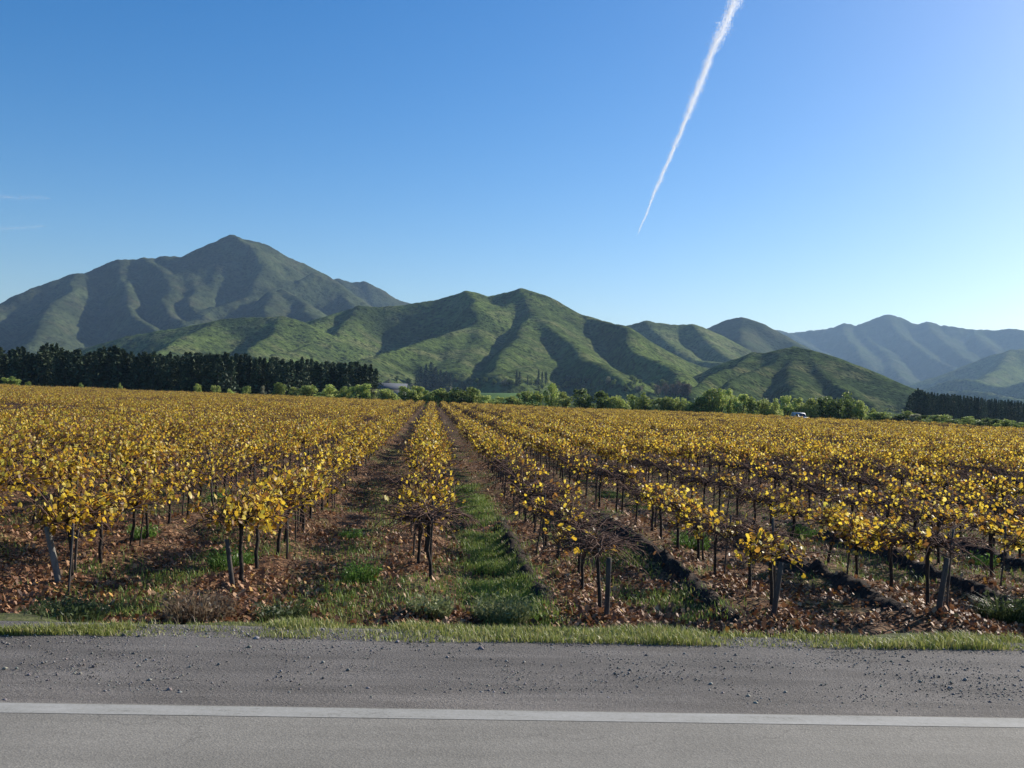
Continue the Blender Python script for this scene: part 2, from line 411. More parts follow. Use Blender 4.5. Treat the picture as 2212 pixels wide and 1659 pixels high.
# big mountain at left
R1 = [ridge(Z1, [(-900, 620, 3000), (-500, 560, 3050), (-200, 490, 3100), (0, 445, 3150), (80, 425, 3150), (230, 340, 3200), (400, 258, 3250), (470, 255), (560, 210), (630, 185), (780, 183), (900, 178), (1020, 168), (1100, 125), (1200, 75), (1245, 64), (1310, 80), (1345, 82), (1420, 115), (1520, 175), (1555, 175), (1650, 225), (1780, 300)], 3300, step=22),
      ridge(Z1, [(1700, 290), (1820, 283), (1880, 305), (1955, 300), (2040, 340), (2115, 385), (2212, 415), (2400, 470)], 3900, step=25),
      ridge(Z1, [(400, 258), (370, 350), (300, 440), (240, 560), (190, 660)], 3240, 2350, 22),
      ridge(Z1, [(0, 445), (-60, 520), (-160, 620)], 3120, 2500, 22),
      ridge(Z1, [(630, 185), (645, 300), (730, 400), (800, 530), (830, 600)], 3290, 2450, 22),
      ridge(Z1, [(780, 183), (850, 220), (945, 390), (985, 530), (990, 570)], 3290, 2480, 22),
      ridge(Z1, [(900, 178), (970, 250), (1060, 350), (1115, 445), (1110, 500)], 3290, 2600, 22),
      ridge(Z1, [(1245, 64), (1330, 110), (1390, 210), (1378, 370), (1300, 440)], 3290, 2720, 22),
      ridge(Z1, [(1700, 255), (1620, 305), (1500, 345), (1370, 400), (1150, 465), (1000, 545), (700, 605), (450, 660)], 3050, 2150, 22),
      ridge(Z1, [(1480, 350), (1450, 430), (1445, 500)], 2760, 2400, 22),
      ridge(Z1, [(1530, 340), (1640, 420), (1715, 505), (1740, 560)], 2800, 2350, 22),
      ridge(Z1, [(1780, 300), (1880, 400), (1900, 470)], 3250, 2700, 22)]
hill('mountain', 'tall bluish grey-green mountain at left with a pointed peak and dark ravines', M['h1'], R1, (-40, 0), (1900, 4500), 520, 210, S=.6, S2=1.0, r=18, k=7, warp=42, wsc=330, gul=34, gsc=210, seed=3)
# low green foothill in front of it
R2 = [ridge(Z1, [(420, 690), (600, 628), (740, 588), (880, 568), (1000, 548), (1200, 508), (1300, 493), (1500, 490), (1580, 508), (1680, 560), (1760, 640)], 1650, 1500, 12),
      ridge(Z1, [(1230, 503), (1120, 540), (960, 612), (830, 692)], 1600, 1300, 12),
      ridge(Z1, [(1500, 490), (1440, 600), (1340, 690)], 1560, 1250, 12)]
hill('foothill', 'low green foothill in front of the tall mountain at left', M['h3'], R2, (-26, -6), (1050, 1900), 330, 130, S=.5, S2=.9, r=11, k=4, warp=16, wsc=130, gul=9, gsc=70, seed=21, toe=4.)
# central green hill
R3 = [ridge(Z2, [(-60, 300), (92, 198), (250, 150), (402, 106), (520, 108), (620, 97), (700, 82), (820, 66), (900, 45), (985, 28), (1030, 35), (1085, 52), (1150, 42), (1230, 25), (1280, 20), (1330, 30), (1400, 62), (1520, 130), (1640, 165), (1780, 207)], 1720, step=12),
      ridge(Z2, [(1640, 165), (1780, 207), (1850, 262), (1930, 345), (2050, 440), (2140, 520)], 1700, 1090, 12),
      ridge(Z2, [(402, 106), (360, 170), (220, 260), (60, 340), (-70, 372), (-250, 400)], 1700, 1130, 12),
      ridge(Z2, [(250, 150), (60, 240), (-120, 330), (-220, 370)], 1700, 1300, 12),
      ridge(Z2, [(1280, 20), (1230, 75), (1190, 122), (1080, 183), (900, 253), (700, 312), (560, 352), (400, 400), (250, 440)], 1710, 1060, 12),
      ridge(Z2, [(985, 28), (1040, 70), (1020, 110)], 1710, 1560, 12),
      ridge(Z2, [(1285, 25), (1330, 140), (1430, 225), (1505, 285), (1580, 350), (1700, 420), (1800, 480)], 1710, 1060, 12),
      ridge(Z2, [(1330, 150), (1260, 230), (1200, 330), (1160, 420), (1100, 470)], 1590, 1080, 12),
      ridge(Z2, [(700, 312), (750, 380), (770, 450)], 1420, 1190, 12),
      ridge(Z2, [(900, 253), (920, 330), (890, 410), (870, 460)], 1480, 1190, 12),
      ridge(Z2, [(1050, 196), (1040, 300), (990, 380), (930, 460)], 1540, 1190, 12),
      ridge(Z2, [(1505, 285), (1450, 390), (1300, 450), (1150, 480)], 1440, 1040, 12)]
hill('hill', 'broad green hill in the middle with shadowed ravines and rounded twin tops', M['h3'], R3, (-18, 14), (800, 2050), 560, 220, S=.58, S2=.98, r=12, k=5, warp=20, wsc=150, gul=9, gsc=100, seed=41, toe=9.)
# pale green chain to its right
R4 = [ridge(Z3, [(-60, 96), (50, 100), (110, 95), (190, 77), (235, 92), (275, 84), (325, 98), (370, 90), (430, 103), (500, 145), (620, 215), (720, 280)], 2300, step=16),
      ridge(Z3, [(190, 77), (290, 180), (430, 285), (590, 300)], 2280, 1850, 16),
      ridge(Z3, [(400, 95), (500, 190), (640, 285)], 2280, 1980, 16),
      ridge(Z3, [(50, 100), (150, 210), (330, 290), (520, 330), (440, 400)], 2250, 1500, 16)]
hill('hill', 'pale green chain of small tops right of the broad central hill', M['h4'], R4, (2, 18), (1350, 2700), 300, 150, S=.52, S2=.95, r=14, k=5, warp=20, wsc=200, gul=14, gsc=110, seed=61, toe=6.)
# round cone
R5 = [ridge(Z3, [(400, 180), (490, 125), (560, 95), (620, 62), (665, 52), (710, 62), (780, 105), (850, 140), (950, 190), (1080, 245), (1200, 310)], 3300, 3000, 20),
      ridge(Z3, [(665, 52), (690, 150), (680, 240)], 3290, 2700, 20),
      ridge(Z3, [(540, 105), (560, 180), (600, 250)], 3290, 2800, 20)]
hill('hill', 'smooth round-topped cone hill standing blue-green behind the pale chain', M['h6'], R5, (6, 24), (2400, 3900), 260, 120, S=.56, S2=.9, r=22, k=7, warp=24, wsc=260, gul=18, gsc=150, seed=81)
# far right range
R6 = [ridge(Z3, [(760, 170), (815, 140), (850, 121), (880, 143), (1000, 130), (1170, 108), (1220, 90), (1260, 98), (1310, 108), (1350, 85), (1420, 50), (1460, 43), (1500, 52), (1560, 78), (1650, 95), (1690, 82), (1740, 100), (1800, 100), (1930, 122), (2050, 120), (2150, 112), (2250, 140), (2600, 160), (3000, 180)], 7000, step=40),
      ridge(Z3, [(1310, 108), (1400, 200), (1480, 290), (1560, 390)], 6970, 5300, 40),
      ridge(Z3, [(900, 143), (1060, 210), (1250, 310), (1400, 375), (1540, 410)], 6950, 5000, 40),
      ridge(Z3, [(1460, 43), (1560, 160), (1700, 270), (1840, 335)], 6970, 5600, 40),
      ridge(Z3, [(1690, 82), (1780, 190), (1900, 290)], 6970, 5900, 40),
      ridge(Z3, [(1930, 122), (2000, 200), (2080, 280)], 6970, 6000, 40),
      ridge(Z3, [(1220, 90), (1270, 190), (1330, 280)], 6970, 5700, 40)]
hill('mountain', 'long pale blue hazy mountain range at far right', M['h6'], R6, (11, 40), (4500, 8800), 420, 150, S=.5, S2=.95, r=34, k=12, warp=58, wsc=600, gul=48, gsc=340, seed=101)
# hazy hills in front of it
R8 = [ridge(Z3, [(1560, 425), (1700, 385), (1850, 345), (1960, 300), (2060, 255), (2150, 232), (2212, 225), (2400, 240), (2700, 330)], 4500, step=26),
      ridge(Z3, [(2150, 232), (2080, 310), (1980, 390)], 4480, 3700, 26),
      ridge(Z3, [(1600, 470), (1700, 430), (1800, 395), (1900, 380), (2000, 410), (2100, 430), (2212, 395), (2400, 380)], 3700, 3500, 26),
      ridge(Z3, [(1700, 480), (1850, 440), (2000, 460), (2212, 500)], 3100, 3000, 26)]
hill('hill', 'hazy blue-green hill rising at the right edge behind the pine block', M['h4'], R8, (15, 38), (2600, 5400), 340, 130, S=.44, S2=.8, r=20, k=8, warp=26, wsc=260, gul=18, gsc=160, seed=121, toe=6.)
# dark near hill
R7 = [ridge(Z3, [(300, 440), (430, 392), (560, 322), (640, 277), (740, 248), (830, 243), (900, 226), (970, 212), (1030, 222), (1090, 257), (1200, 320), (1330, 375), (1460, 420), (1600, 465)], 1250, 1150, 9),
      ridge(Z3, [(970, 212), (880, 290), (760, 340), (660, 380), (560, 430), (480, 460)], 1240, 880, 9),
      ridge(Z3, [(1000, 225), (1080, 300), (1150, 370), (1230, 440), (1290, 480), (1330, 510)], 1240, 900, 9),
      ridge(Z3, [(740, 248), (640, 310), (520, 370), (430, 420), (360, 445)], 1220, 920, 9),
      ridge(Z3, [(970, 230), (950, 290), (965, 380), (940, 470)], 1235, 890, 9)]
hill('hill', 'isolated dark green hill with a pointed top right of centre', M['h7'], R7, (5, 24), (820, 1500), 330, 130, S=.42, S2=1.0, r=7, k=3, warp=14, wsc=110, gul=9, gsc=55, seed=141, toe=4.)

_off = 0; _bv = []; _bf = []
for V, F in HILLS:
    _bv.append(V); _bf.append(F+_off); _off += len(V)
_bv.append(np.array([(-9000, -50, -.06), (9000, -50, -.06), (9000, 9000, -.06), (-9000, 9000, -.06)])); _bf.append(np.array([[0, 1, 2, 3]])+_off)
BVH = BVHTree.FromPolygons([tuple(v) for v in np.concatenate(_bv)], [tuple(f) for f in np.concatenate(_bf).tolist()])
def hit(u, v):
    d = Vector(ray(u, v)).normalized()
    h = BVH.ray_cast(Vector((0, 0, CAM_H)), d)
    return h[0]
def terrain_z(x, y):
    h = BVH.ray_cast(Vector((x, y, 3000)), Vector((0, 0, -1)))
    return h[0].z if h[0] else 0.

# ------------------------------------------------------------------ trees
def leaf_cards(n, centre_fn, size, cols, droop=0., seed=0, flat=.0):
    g = np.random.default_rng(seed)
    P = centre_fn(n, g)
    a = g.normal(size=(n, 3)); a /= np.linalg.norm(a, axis=1)[:, None]
    if droop: a[:, 2] -= droop; a /= np.linalg.norm(a, axis=1)[:, None]
    b = np.cross(a, g.normal(size=(n, 3))); b /= np.linalg.norm(b, axis=1)[:, None]+1e-9
    s = size*g.uniform(.6, 1.35, n)[:, None]
    V = np.stack([P-a*s, P+b*s*.45, P+a*s, P-b*s*.45], 1).reshape(-1, 3)
    ci = g.integers(0, len(cols), n); c = np.asarray(cols)[ci]*g.uniform(.8, 1.2, n)[:, None]
    F = np.arange(4*n).reshape(n, 4)
    return V, F, np.repeat(c, 4, 0)
BUSH_COL = {'pale': [(.23, .27, .09), (.19, .24, .08), (.27, .29, .12), (.14, .19, .06)],
            'mid': [(.13, .18, .055), (.10, .15, .045), (.17, .21, .065), (.20, .22, .08)],
            'dark': [(.055, .085, .03), (.07, .105, .035), (.04, .065, .024), (.12, .155, .045)],
            'grey': [(.14, .15, .11), (.18, .18, .145), (.11, .12, .09)],
            'bare': [(.045, .038, .033), (.055, .046, .04), (.035, .03, .027)]}
def bush_meshes(kind, seed, n=620, lobes=15, droop=.25):
    """unit bush: 1 m tall, 1 m wide"""
    g = np.random.default_rng(seed)
    L = []
    for i in range(lobes):
        an = g.uniform(0, 2*PI); zc = g.uniform(.2, .86)
        rr = g.uniform(.05, .36)*(1-.75*max(0, zc-.3))
        L.append((math.cos(an)*rr, math.sin(an)*rr, zc, g.uniform(.10, .19)*(1.2-.5*zc)))
    L.append((0, 0, .4, .27)); L = np.array(L)
    def cf(n_, gg):
        i = gg.integers(0, len(L), n_); d = gg.normal(size=(n_, 3)); d /= np.linalg.norm(d, axis=1)[:, None]
        r_ = L[i, 3][:, None]*gg.uniform(.35, 1.08, n_)[:, None]**.6
        p = L[i, :3] + d*r_*np.array([1, 1, 1.05]); p[:, 2] = np.abs(p[:, 2])+.01
        return p
    V, F, c = leaf_cards(n, cf, .042, BUSH_COL[kind], droop, seed+1)
    cm = mesh_np('crown', V, [F], c)
    mb = MB()
    for i in range(4):
        q = L[i]; mb.tube([(q[0]*.1, q[1]*.1, -.03), (q[0]*.4, q[1]*.4, .2), (q[0], q[1], q[2])], [.03, .022, .008], 5)
    return cm, mb.mesh('trunk')
BUSH = {}
for kk in BUSH_COL:
    BUSH[kk] = [bush_meshes(kk, 100+37*i+len(kk)*11, n=1500 if kk != 'bare' else 500) for i in range(6)]
for kk in BUSH:
    for cm, tm in BUSH[kk]: cm.materials.append(M['bush']); tm.materials.append(M['bark'])
def inst(name, parts, loc, scale, rz, label, cat, group=None):
    e = empty(name, loc, rz); e.scale = scale
    tag(e, label, cat, group)
    for pn, me_ in parts:
        o = bpy.data.objects.new(pn, me_); C.objects.link(o); o.parent = e
    return e
_bk = 0
def bush_at(u, vtop, wpx, Y, kind, label, group, hmin=.8, name='bush', cat='bush'):
    global _bk
    p = at_y(u, vtop, Y); z0 = terrain_z(p[0], Y) if Y > 260 else 0
    h = max(hmin, p[2]-z0+.05); wd = wpx/FPX*Y*1.55
    cm, tm = BUSH[kind][_bk % 6]; _bk += 1
    return inst(name, [('crown', cm), ('trunk', tm)], (p[0], Y, z0-.05), (wd, wd*R_.uniform(.8, 1.1), h), R_.uniform(0, 6.28), label, cat, group)

_ONE = ['', 'first', 'second', 'third', 'fourth', 'fifth', 'sixth', 'seventh', 'eighth', 'ninth']
def ordn(i):                                # 0 -> first
    i += 1
    if i <= len(ORD): return ORD[i-1]
    tens = {3: 'thirty', 4: 'forty', 5: 'fifty', 6: 'sixty', 7: 'seventy', 8: 'eighty', 9: 'ninety'}[i//10]
    return tens+'-'+_ONE[i % 10] if i % 10 else tens[:-1]+'ieth'
ORD = ['first', 'second', 'third', 'fourth', 'fifth', 'sixth', 'seventh', 'eighth', 'ninth', 'tenth', 'eleventh', 'twelfth', 'thirteenth', 'fourteenth', 'fifteenth', 'sixteenth',
       'seventeenth', 'eighteenth', 'nineteenth', 'twentieth', 'twenty-first', 'twenty-second', 'twenty-third', 'twenty-fourth', 'twenty-fifth', 'twenty-sixth', 'twenty-seventh', 'twenty-eighth', 'twenty-ninth', 'thirtieth']
LOOK = {'pale': 'pale yellow-green willowy bush', 'mid': 'mid-green leafy bush', 'dark': 'dark green rounded bush', 'grey': 'greyish dry bush', 'bare': 'brown leafless bush'}
# edge of the field, left to right: (u, v top, width px, kind)
ed = [(Z1(60, 812), 42, 'mid'), (Z1(150, 842), 14, 'mid'), (Z1(440, 850), 14, 'mid'), (Z1(650, 850), 12, 'pale'), (Z1(1070, 848), 20, 'mid'), (Z1(1165, 852), 20, 'pale'), (Z1(1250, 868), 20, 'pale'), (Z1(1330, 866), 18, 'mid'), (Z1(1420, 862), 18, 'grey'),
      (Z1(1512, 838), 34, 'mid'), (Z1(1580, 865), 24, 'pale')]
ed2 = [(Z2(120, 525), 56, 'mid'), (Z2(185, 545), 36, 'pale'), (Z2(238, 522), 46, 'pale'), (Z2(300, 535), 36, 'mid'), (Z2(400, 508), 52, 'mid'), (Z2(478, 545), 34, 'grey'), (Z2(525, 534), 40, 'pale'), (Z2(570, 535), 34, 'pale'), (Z2(635, 535), 34, 'mid'), (Z2(705, 528), 46, 'pale'), (Z2(770, 550), 34, 'mid'), (Z2(830, 538), 44, 'mid'), (Z2(880, 548), 30, 'pale'), (Z2(962, 520), 66, 'dark'), (Z2(1010, 540), 34, 'mid'),
       (Z2(1080, 582), 40, 'pale'), (Z2(1140, 590), 36, 'pale'), (Z2(1215, 582), 40, 'mid'), (Z2(1285, 555), 38, 'mid'), (Z2(1350, 558), 38, 'mid'), (Z2(1432, 518), 36, 'mid'), (Z2(1500, 560), 36, 'pale'), (Z2(1602, 545), 52, 'dark'), (Z2(1695, 548), 38, 'dark'), (Z2(1750, 575), 30, 'pale'), (Z2(1808, 562), 40, 'pale'), (Z2(1870, 580), 30, 'mid'), (Z2(1940, 572), 36, 'mid')]
ed3 = [(Z3(255, 470), 50, 'mid'), (Z3(320, 485), 34, 'mid'), (Z3(365, 470), 34, 'pale'), (Z3(455, 440), 66, 'dark'), (Z3(520, 434), 42, 'mid'), (Z3(570, 438), 40, 'mid'), (Z3(625, 436), 40, 'pale'), (Z3(690, 455), 44, 'pale'), (Z3(750, 480), 34, 'mid'), (Z3(812, 460), 38, 'pale'), (Z3(870, 485), 30, 'pale'), (Z3(935, 468), 42, 'pale'), (Z3(1005, 484), 36, 'pale'), (Z3(1060, 478), 34, 'pale'), (Z3(1130, 455), 50, 'dark'), (Z3(1195, 452), 52, 'dark'), (Z3(1268, 447), 50, 'dark'), (Z3(1330, 495), 38, 'pale'), (Z3(1280, 560), 26, 'grey'), (Z3(1400, 540), 24, 'mid')]
for i, ((u, v), wpx, kd) in enumerate(ed):
    bush_at(u, v, wpx, 209+R_.uniform(0, 4), kd, LOOK[kd].replace('bush', 'low bush')+', '+ORD[i]+' from the left under the dark pine wood', 'low bushes in front of the pine wood')
for i, ((u, v), wpx, kd) in enumerate(ed2):
    s_ = 'first from the left' if i == 0 else ORD[i]+' from the left'
    bush_at(u, v, wpx, 211+R_.uniform(0, 7), kd, LOOK[kd]+', '+s_+' along the field edge after the pine wood', 'bushes along the far field edge')
for i, ((u, v), wpx, kd) in enumerate(ed3):
    bush_at(u, v, wpx, 211+R_.uniform(0, 7), kd, LOOK[kd].replace('bush', 'tree-like bush')+', '+ORD[len(ed3)-1-i]+' from the right in the clump beside the van', 'tall bushes at the right of the far field edge')
# low hedge running along the right border of the field
hd = [(1425, 575), (1480, 585), (1530, 590), (1590, 575), (1640, 590), (1700, 592), (1755, 590), (1820, 600), (1880, 598), (1945, 605), (2010, 610), (2075, 612), (2140, 618), (2200, 622)]
for i, (cx, cy) in enumerate(hd):
    u, v = Z3(cx, cy); Y = 205 - 68*max(0, (cx-1600)/612)
    bush_at(u, v-6, 58, Y, 'grey' if i in (1, 4) else ('dark' if i % 3 else 'mid'), ('greyish' if i in (1, 4) else 'dark green')+' low hedge bush, '+ORD[len(hd)-1-i]+' from the right edge below the pine block', 'low hedge bushes on the right field border', hmin=1.2)

# pines
PINE_COL = [(.048, .070, .040), (.062, .088, .048), (.036, .056, .034), (.08, .105, .052)]
def pine_meshes(seed, n=420, wid=.5, loose=.0):
    def cf(n_, gg):
        z = gg.uniform(.10, 1., n_)**.9
        r_ = wid*.5*np.clip((1.02-z), 0, 1)**.7*(.72+.28*np.cos(z*PI*26))
        r_ *= gg.uniform(.25, 1.1, n_)**.6; an = gg.uniform(0, 2*PI, n_)
        r_ *= 1+.35*np.sin(an*2+seed)+loose*np.sin(an*3+z*9)
        return np.stack([np.cos(an)*r_, np.sin(an)*r_, z], 1)
    V, F, c = leaf_cards(n, cf, .042, PINE_COL, .35, seed)
    mb = MB(); mb.tube([(0, 0, -.02), (.004, 0, .4), (0, .004, .97)], [.018, .013, .003], 6)
    a, b = mesh_np('crown', V, [F], c), mb.mesh('trunk')
    a.materials.append(M['pine']); b.materials.append(M['bark'])
    return a, b
PINES = [pine_meshes(500+i, n=520, wid=[.40, .55, .34, .66, .44, .50][i], loose=.4) for i in range(6)]
def pine_at(u, vtop, Y, label, group, wf=1., z0=None):
    p = at_y(u, vtop, Y)
    if z0 is None: z0 = terrain_z(p[0], Y)
    h = max(2., p[2]-z0); a, b = R_.choice(PINES)
    return inst('pine_tree', [('crown', a), ('trunk', b)], (p[0], Y, z0), (h*wf, h*wf, h), R_.uniform(0, 6.28), label, 'pine tree', group)
# the wood at left: upper edge read from the photograph
TOPX = [-160, 0, 60, 130, 170, 200, 245, 310, 360, 430, 500, 560, 620, 700, 750, 900, 1100, 1240, 1400, 1600, 1800, 1950, 2050]
TOPY = [660, 672, 680, 665, 690, 690, 648, 655, 690, 680, 690, 662, 660, 690, 682, 700, 705, 705, 718, 730, 742, 752, 778]
x = -150.; front = []
while x < 2045:
    front.append(x); x += R_.uniform(20, 30)
for j, cx in enumerate(front):
    u, v = Z1(cx, np.interp(cx, TOPX, TOPY)+R_.choice([R_.uniform(-12, 4), R_.uniform(0, 30)]))
    sec = 'tall left part' if cx < 760 else ('middle part' if cx < 1450 else 'lower right part')
    pine_at(u, v, 232+R_.uniform(0, 8)+max(0, cx-1200)*.03, 'dark pine, '+ordn(j)+' from the left in the front rank of the wood', 'front pines of the left wood', R_.uniform(.85, 1.5), 0)
x = -150.; j = 0
while x < 2050:
    u, v = Z1(x, np.interp(x, TOPX, TOPY)+R_.choice([R_.uniform(-16, 2), R_.uniform(0, 24)]))
    sec = 'tall left part' if x < 760 else ('middle part' if x < 1450 else 'lower right part')
    pine_at(u, v, 246+R_.uniform(0, 26)+max(0, x-1200)*.03, 'dark pine, '+ordn(j)+' from the left in the rear rank of the wood', 'rear pines of the left wood', R_.uniform(.9, 1.3), 0); j += 1
    x += R_.uniform(22, 34)
# block at right
TX, TY = [1575, 1600, 1640, 1700, 1800, 1900, 2050, 2212, 2330], [520, 470, 442, 462, 474, 484, 500, 512, 520]
x = 1580.; k = 0
while x < 2330:
    u, v = Z3(x, np.interp(x, TX, TY)+R_.uniform(-4, 7))
    Y = 380 + R_.uniform(0, 14)
    lab = 'bushiest dark pine at the left corner of the right-hand pine block' if k == 2 else 'dark pine, '+ordn(k)+' from the left in the front line of the right-hand block'
    pine_at(u, v, Y, lab, 'pines of the right-hand block', R_.uniform(.55, .75) if x > 1680 else 1.1, 0)
    x += R_.uniform(10, 15) if x > 1680 else 16; k += 1
x = 1640.; k = 0
while x < 2330:
    u, v = Z3(x, np.interp(x, TX, TY)+R_.uniform(-6, 4))
    pine_at(u, v, 398+R_.uniform(0, 20), 'dark pine, '+ordn(k)+' from the left in the rear line of the right-hand block', 'rear pines of the right-hand block', R_.uniform(.6, .8), 0); k += 1
    x += R_.uniform(14, 22)
# dark trees at the foot of the central hill
def tree_on(u, vtop, vbase, kind, label, group, wf=.7):
    h = hit(u, vbase)
    if h is None or h.y > 2200: return
    r_ = ray(u, vtop); top = CAM_H + r_[2]*h.y/r_[1]
    ht = max(2.5, top-h.z)
    if kind == 'pine':
        a, b = R_.choice(PINES); return inst('pine_tree', [('crown', a), ('trunk', b)], (h.x, h.y, h.z-.3), (ht*wf*1.6, ht*wf*1.6, ht), R_.uniform(0, 6.28), label, 'pine tree', group)
    a, b = R_.choice(BUSH[kind]); return inst('tree', [('crown', a), ('trunk', b)], (h.x, h.y, h.z-.3), (ht*wf*1.3, ht*wf*1.3, ht), R_.uniform(0, 6.28), label, 'tree', group)
for j, (cx, cy) in enumerate(sorted([(700, 470), (722, 432), (748, 420), (775, 408), (800, 432), (828, 448), (858, 455), (740, 460), (790, 455), (880, 470)])):
    tree_on(*Z2(cx, cy), Z2(cx, 545)[1], 'pine', 'dark pine, '+ordn(j)+' from the left in the clump at the foot of the central hill', 'pine clump at the foot of the hill')
for j, (cx, cy) in enumerate([(1240, 452), (1256, 456), (1300, 478), (1358, 448), (1378, 458), (1398, 458), (1440, 480), (1505, 478), (1530, 485), (1560, 490), (1590, 488), (1640, 490), (1690, 486)]):
    tree_on(*Z2(cx, cy), Z2(cx, 535)[1], 'pine', 'slender dark tree, '+ordn(j)+' from the left in the row below the central hill', 'slender trees along the foot of the hill', .5)
for k, cx in enumerate(sorted(R_.uniform(480, 2160) for _ in range(95))):
    cy = R_.uniform(498, 560)
    if 1040 < cx < 1280 and cy > 530: continue
    tree_on(*Z2(cx, cy-R_.uniform(14, 34)), Z2(cx, cy+8)[1], R_.choice(['dark', 'dark', 'mid', 'dark', 'grey']), 'dark scattered tree, '+ordn(k)+' from the left on the low ground below the hill', 'scattered trees below the hill', 1.)
for k, cx in enumerate(sorted(R_.uniform(1990, 2170) for _ in range(16))):
    cy = R_.uniform(500, 530)
    tree_on(*Z2(cx, cy), Z2(cx, 585)[1], 'bare', 'brown leafless tree, '+ordn(k)+' from the left in the grove between two hills', 'bare grove between the hills', .7)
for k, cx in enumerate(sorted(R_.uniform(1360, 1640) for _ in range(20))):
    cy = R_.uniform(535, 552)
    tree_on(*Z3(cx, cy), Z3(cx, cy+14)[1], R_.choice(['dark', 'mid']), 'dark little tree, '+ordn(k)+' from the left beside the right-hand pine block', 'small trees left of the pine block', 1.2)

# bright green crop strip on the low ground
t = NT('young_crop'); n = t.noise(t.pos(), .4, 4, .6)
cm_ = t.done(t.pbr(t.ramp(n, [(.3, (.05, .105, .025)), (.7, (.075, .14, .035))]), .9, .1))
q = [at_y(*Z2(1040, 583), 560), at_y(*Z2(1275, 584), 560), at_y(*Z2(1275, 575), 680), at_y(*Z2(1040, 573), 680)]
V = [(x_[0], x_[1], x_[2]) for x_ in q]+[(x_[0]+sx, x_[1]+sy, -.1) for x_, sx, sy in zip(q, (-8, 8, 8, -8), (-14, -14, 14, 14))]
tag(link('crop_field', mesh_np('crop_field', V, [np.array([(0, 1, 2, 3), (4, 5, 1, 0), (5, 6, 2, 1), (6, 7, 3, 2), (7, 4, 0, 3)])]), cm_), 'bright green crop field on a low terrace behind the bushes', kind='structure')

# ------------------------------------------------------------------ farm shed and van
def simple(name, col, rough=.6, spec=.4, metal=0.):
    t = NT(name); n = t.noise(t.pos(obj=True), 6., 4, .6)
    c = t.mix(n, tuple(x*.85 for x in col), tuple(min(1, x*1.1) for x in col))
    return t.done(t.pbr(c, rough, spec, None, metal))
M['white'] = simple('white_paint', (.46, .48, .50), .5); M['glass'] = simple('dark_glass', (.02, .025, .03), .1, .6)
M['tyre'] = simple('tyre_rubber', (.02, .02, .02), .9); M['roofsheet'] = simple('roof_sheet', (.10, .11, .125), .9, .1); M['wallsheet'] = simple('wall_sheet', (.2, .205, .21), .8)
M['lamp'] = simple('lamp_glass', (.5, .5, .48), .2, .6)
pl, pr = at_y(806, 832, 330), at_y(876, 832, 330)
sh = empty('farm_shed', (pl[0], 330, 0)); tag(sh, 'pale grey low-roofed farm shed half hidden behind the bushes', 'shed')
wl, dp = pr[0]-pl[0], 14.; ez = at_y(840, 840, 330)[2]; rz_ = at_y(840, 828, 337)[2]
mb = MB()
for lo, hi in (((0, 0, 0), (wl, .2, ez)), ((0, dp-.2, 0), (wl, dp, ez)), ((0, .2, 0), (.2, dp-.2, ez)), ((wl-.2, .2, 0), (wl, dp-.2, ez))): mb.box(lo, hi)
for xx in (0, wl-.2):
    mb.add([(xx, 0, ez), (xx, dp, ez), (xx, dp/2, rz_-.05), (xx+.2, 0, ez), (xx+.2, dp, ez), (xx+.2, dp/2, rz_-.05)], [(0, 1, 2), (3, 5, 4)], [(0, 2, 5, 3), (1, 4, 5, 2)])
link('wall', mb.mesh('wall'), M['wallsheet'], sh)
mb = MB(); o_ = .5
for s_ in (0, 1):
    y0, y1 = (-o_, dp/2) if s_ == 0 else (dp+o_, dp/2)
    zz = ez-o_*(rz_-ez)/(dp/2)
    mb.add([(-o_, y0, zz), (wl+o_, y0, zz), (wl+o_, y1, rz_), (-o_, y1, rz_), (-o_, y0, zz+.12), (wl+o_, y0, zz+.12), (wl+o_, y1, rz_+.12), (-o_, y1, rz_+.12)], None,
           [(0, 1, 2, 3), (4, 7, 6, 5), (0, 4, 5, 1), (1, 5, 6, 2), (2, 6, 7, 3), (3, 7, 4, 0)])
link('roof', mb.mesh('roof'), M['roofsheet'], sh)
mb = MB(); mb.box((wl*.4, -.06, 0), (wl*.6, -.003, min(3., ez*.85))); link('door', mb.mesh('door'), M['roofsheet'], sh)

pv = at_y(1728, 891, 207.5)
van = empty('parked_van', (pv[0], 207.5, 0), rad(4)); tag(van, 'white van parked beyond the vines in front of the dark bushes', 'van')
def body_mesh():
    prof = [(-2.2, .35), (-2.25, .8), (-2.1, 1.02), (-1.35, 1.12), (-.75, 1.78), (-.4, 1.93), (2.2, 1.97), (2.32, 1.7), (2.35, .5), (2.25, .35)]
    n_ = len(prof); V = []
    for xx, ins in ((-.93, 0), (.93, 0)):
        for y, z in prof: V.append((xx*(1-.12*max(0, z-1.05)), y, z))
    t_ = [(n_*0+0, i+1, i) for i in range(1, n_-1)] + [(n_, n_+i, n_+i+1) for i in range(1, n_-1)]
    q_ = [(i, (i+1) % n_, n_+(i+1) % n_, n_+i) for i in range(n_)]
    return mesh_np('body', V, [np.array(t_), np.array(q_)])
link('body', body_mesh(), M['white'], van)
mb = MB(); mb.add([(-.78, -1.37, 1.14), (.78, -1.37, 1.14), (.70, -.80, 1.75), (-.70, -.80, 1.75)], None, [(0, 1, 2, 3)]); link('windscreen', mb.mesh('windscreen'), M['glass'], van)
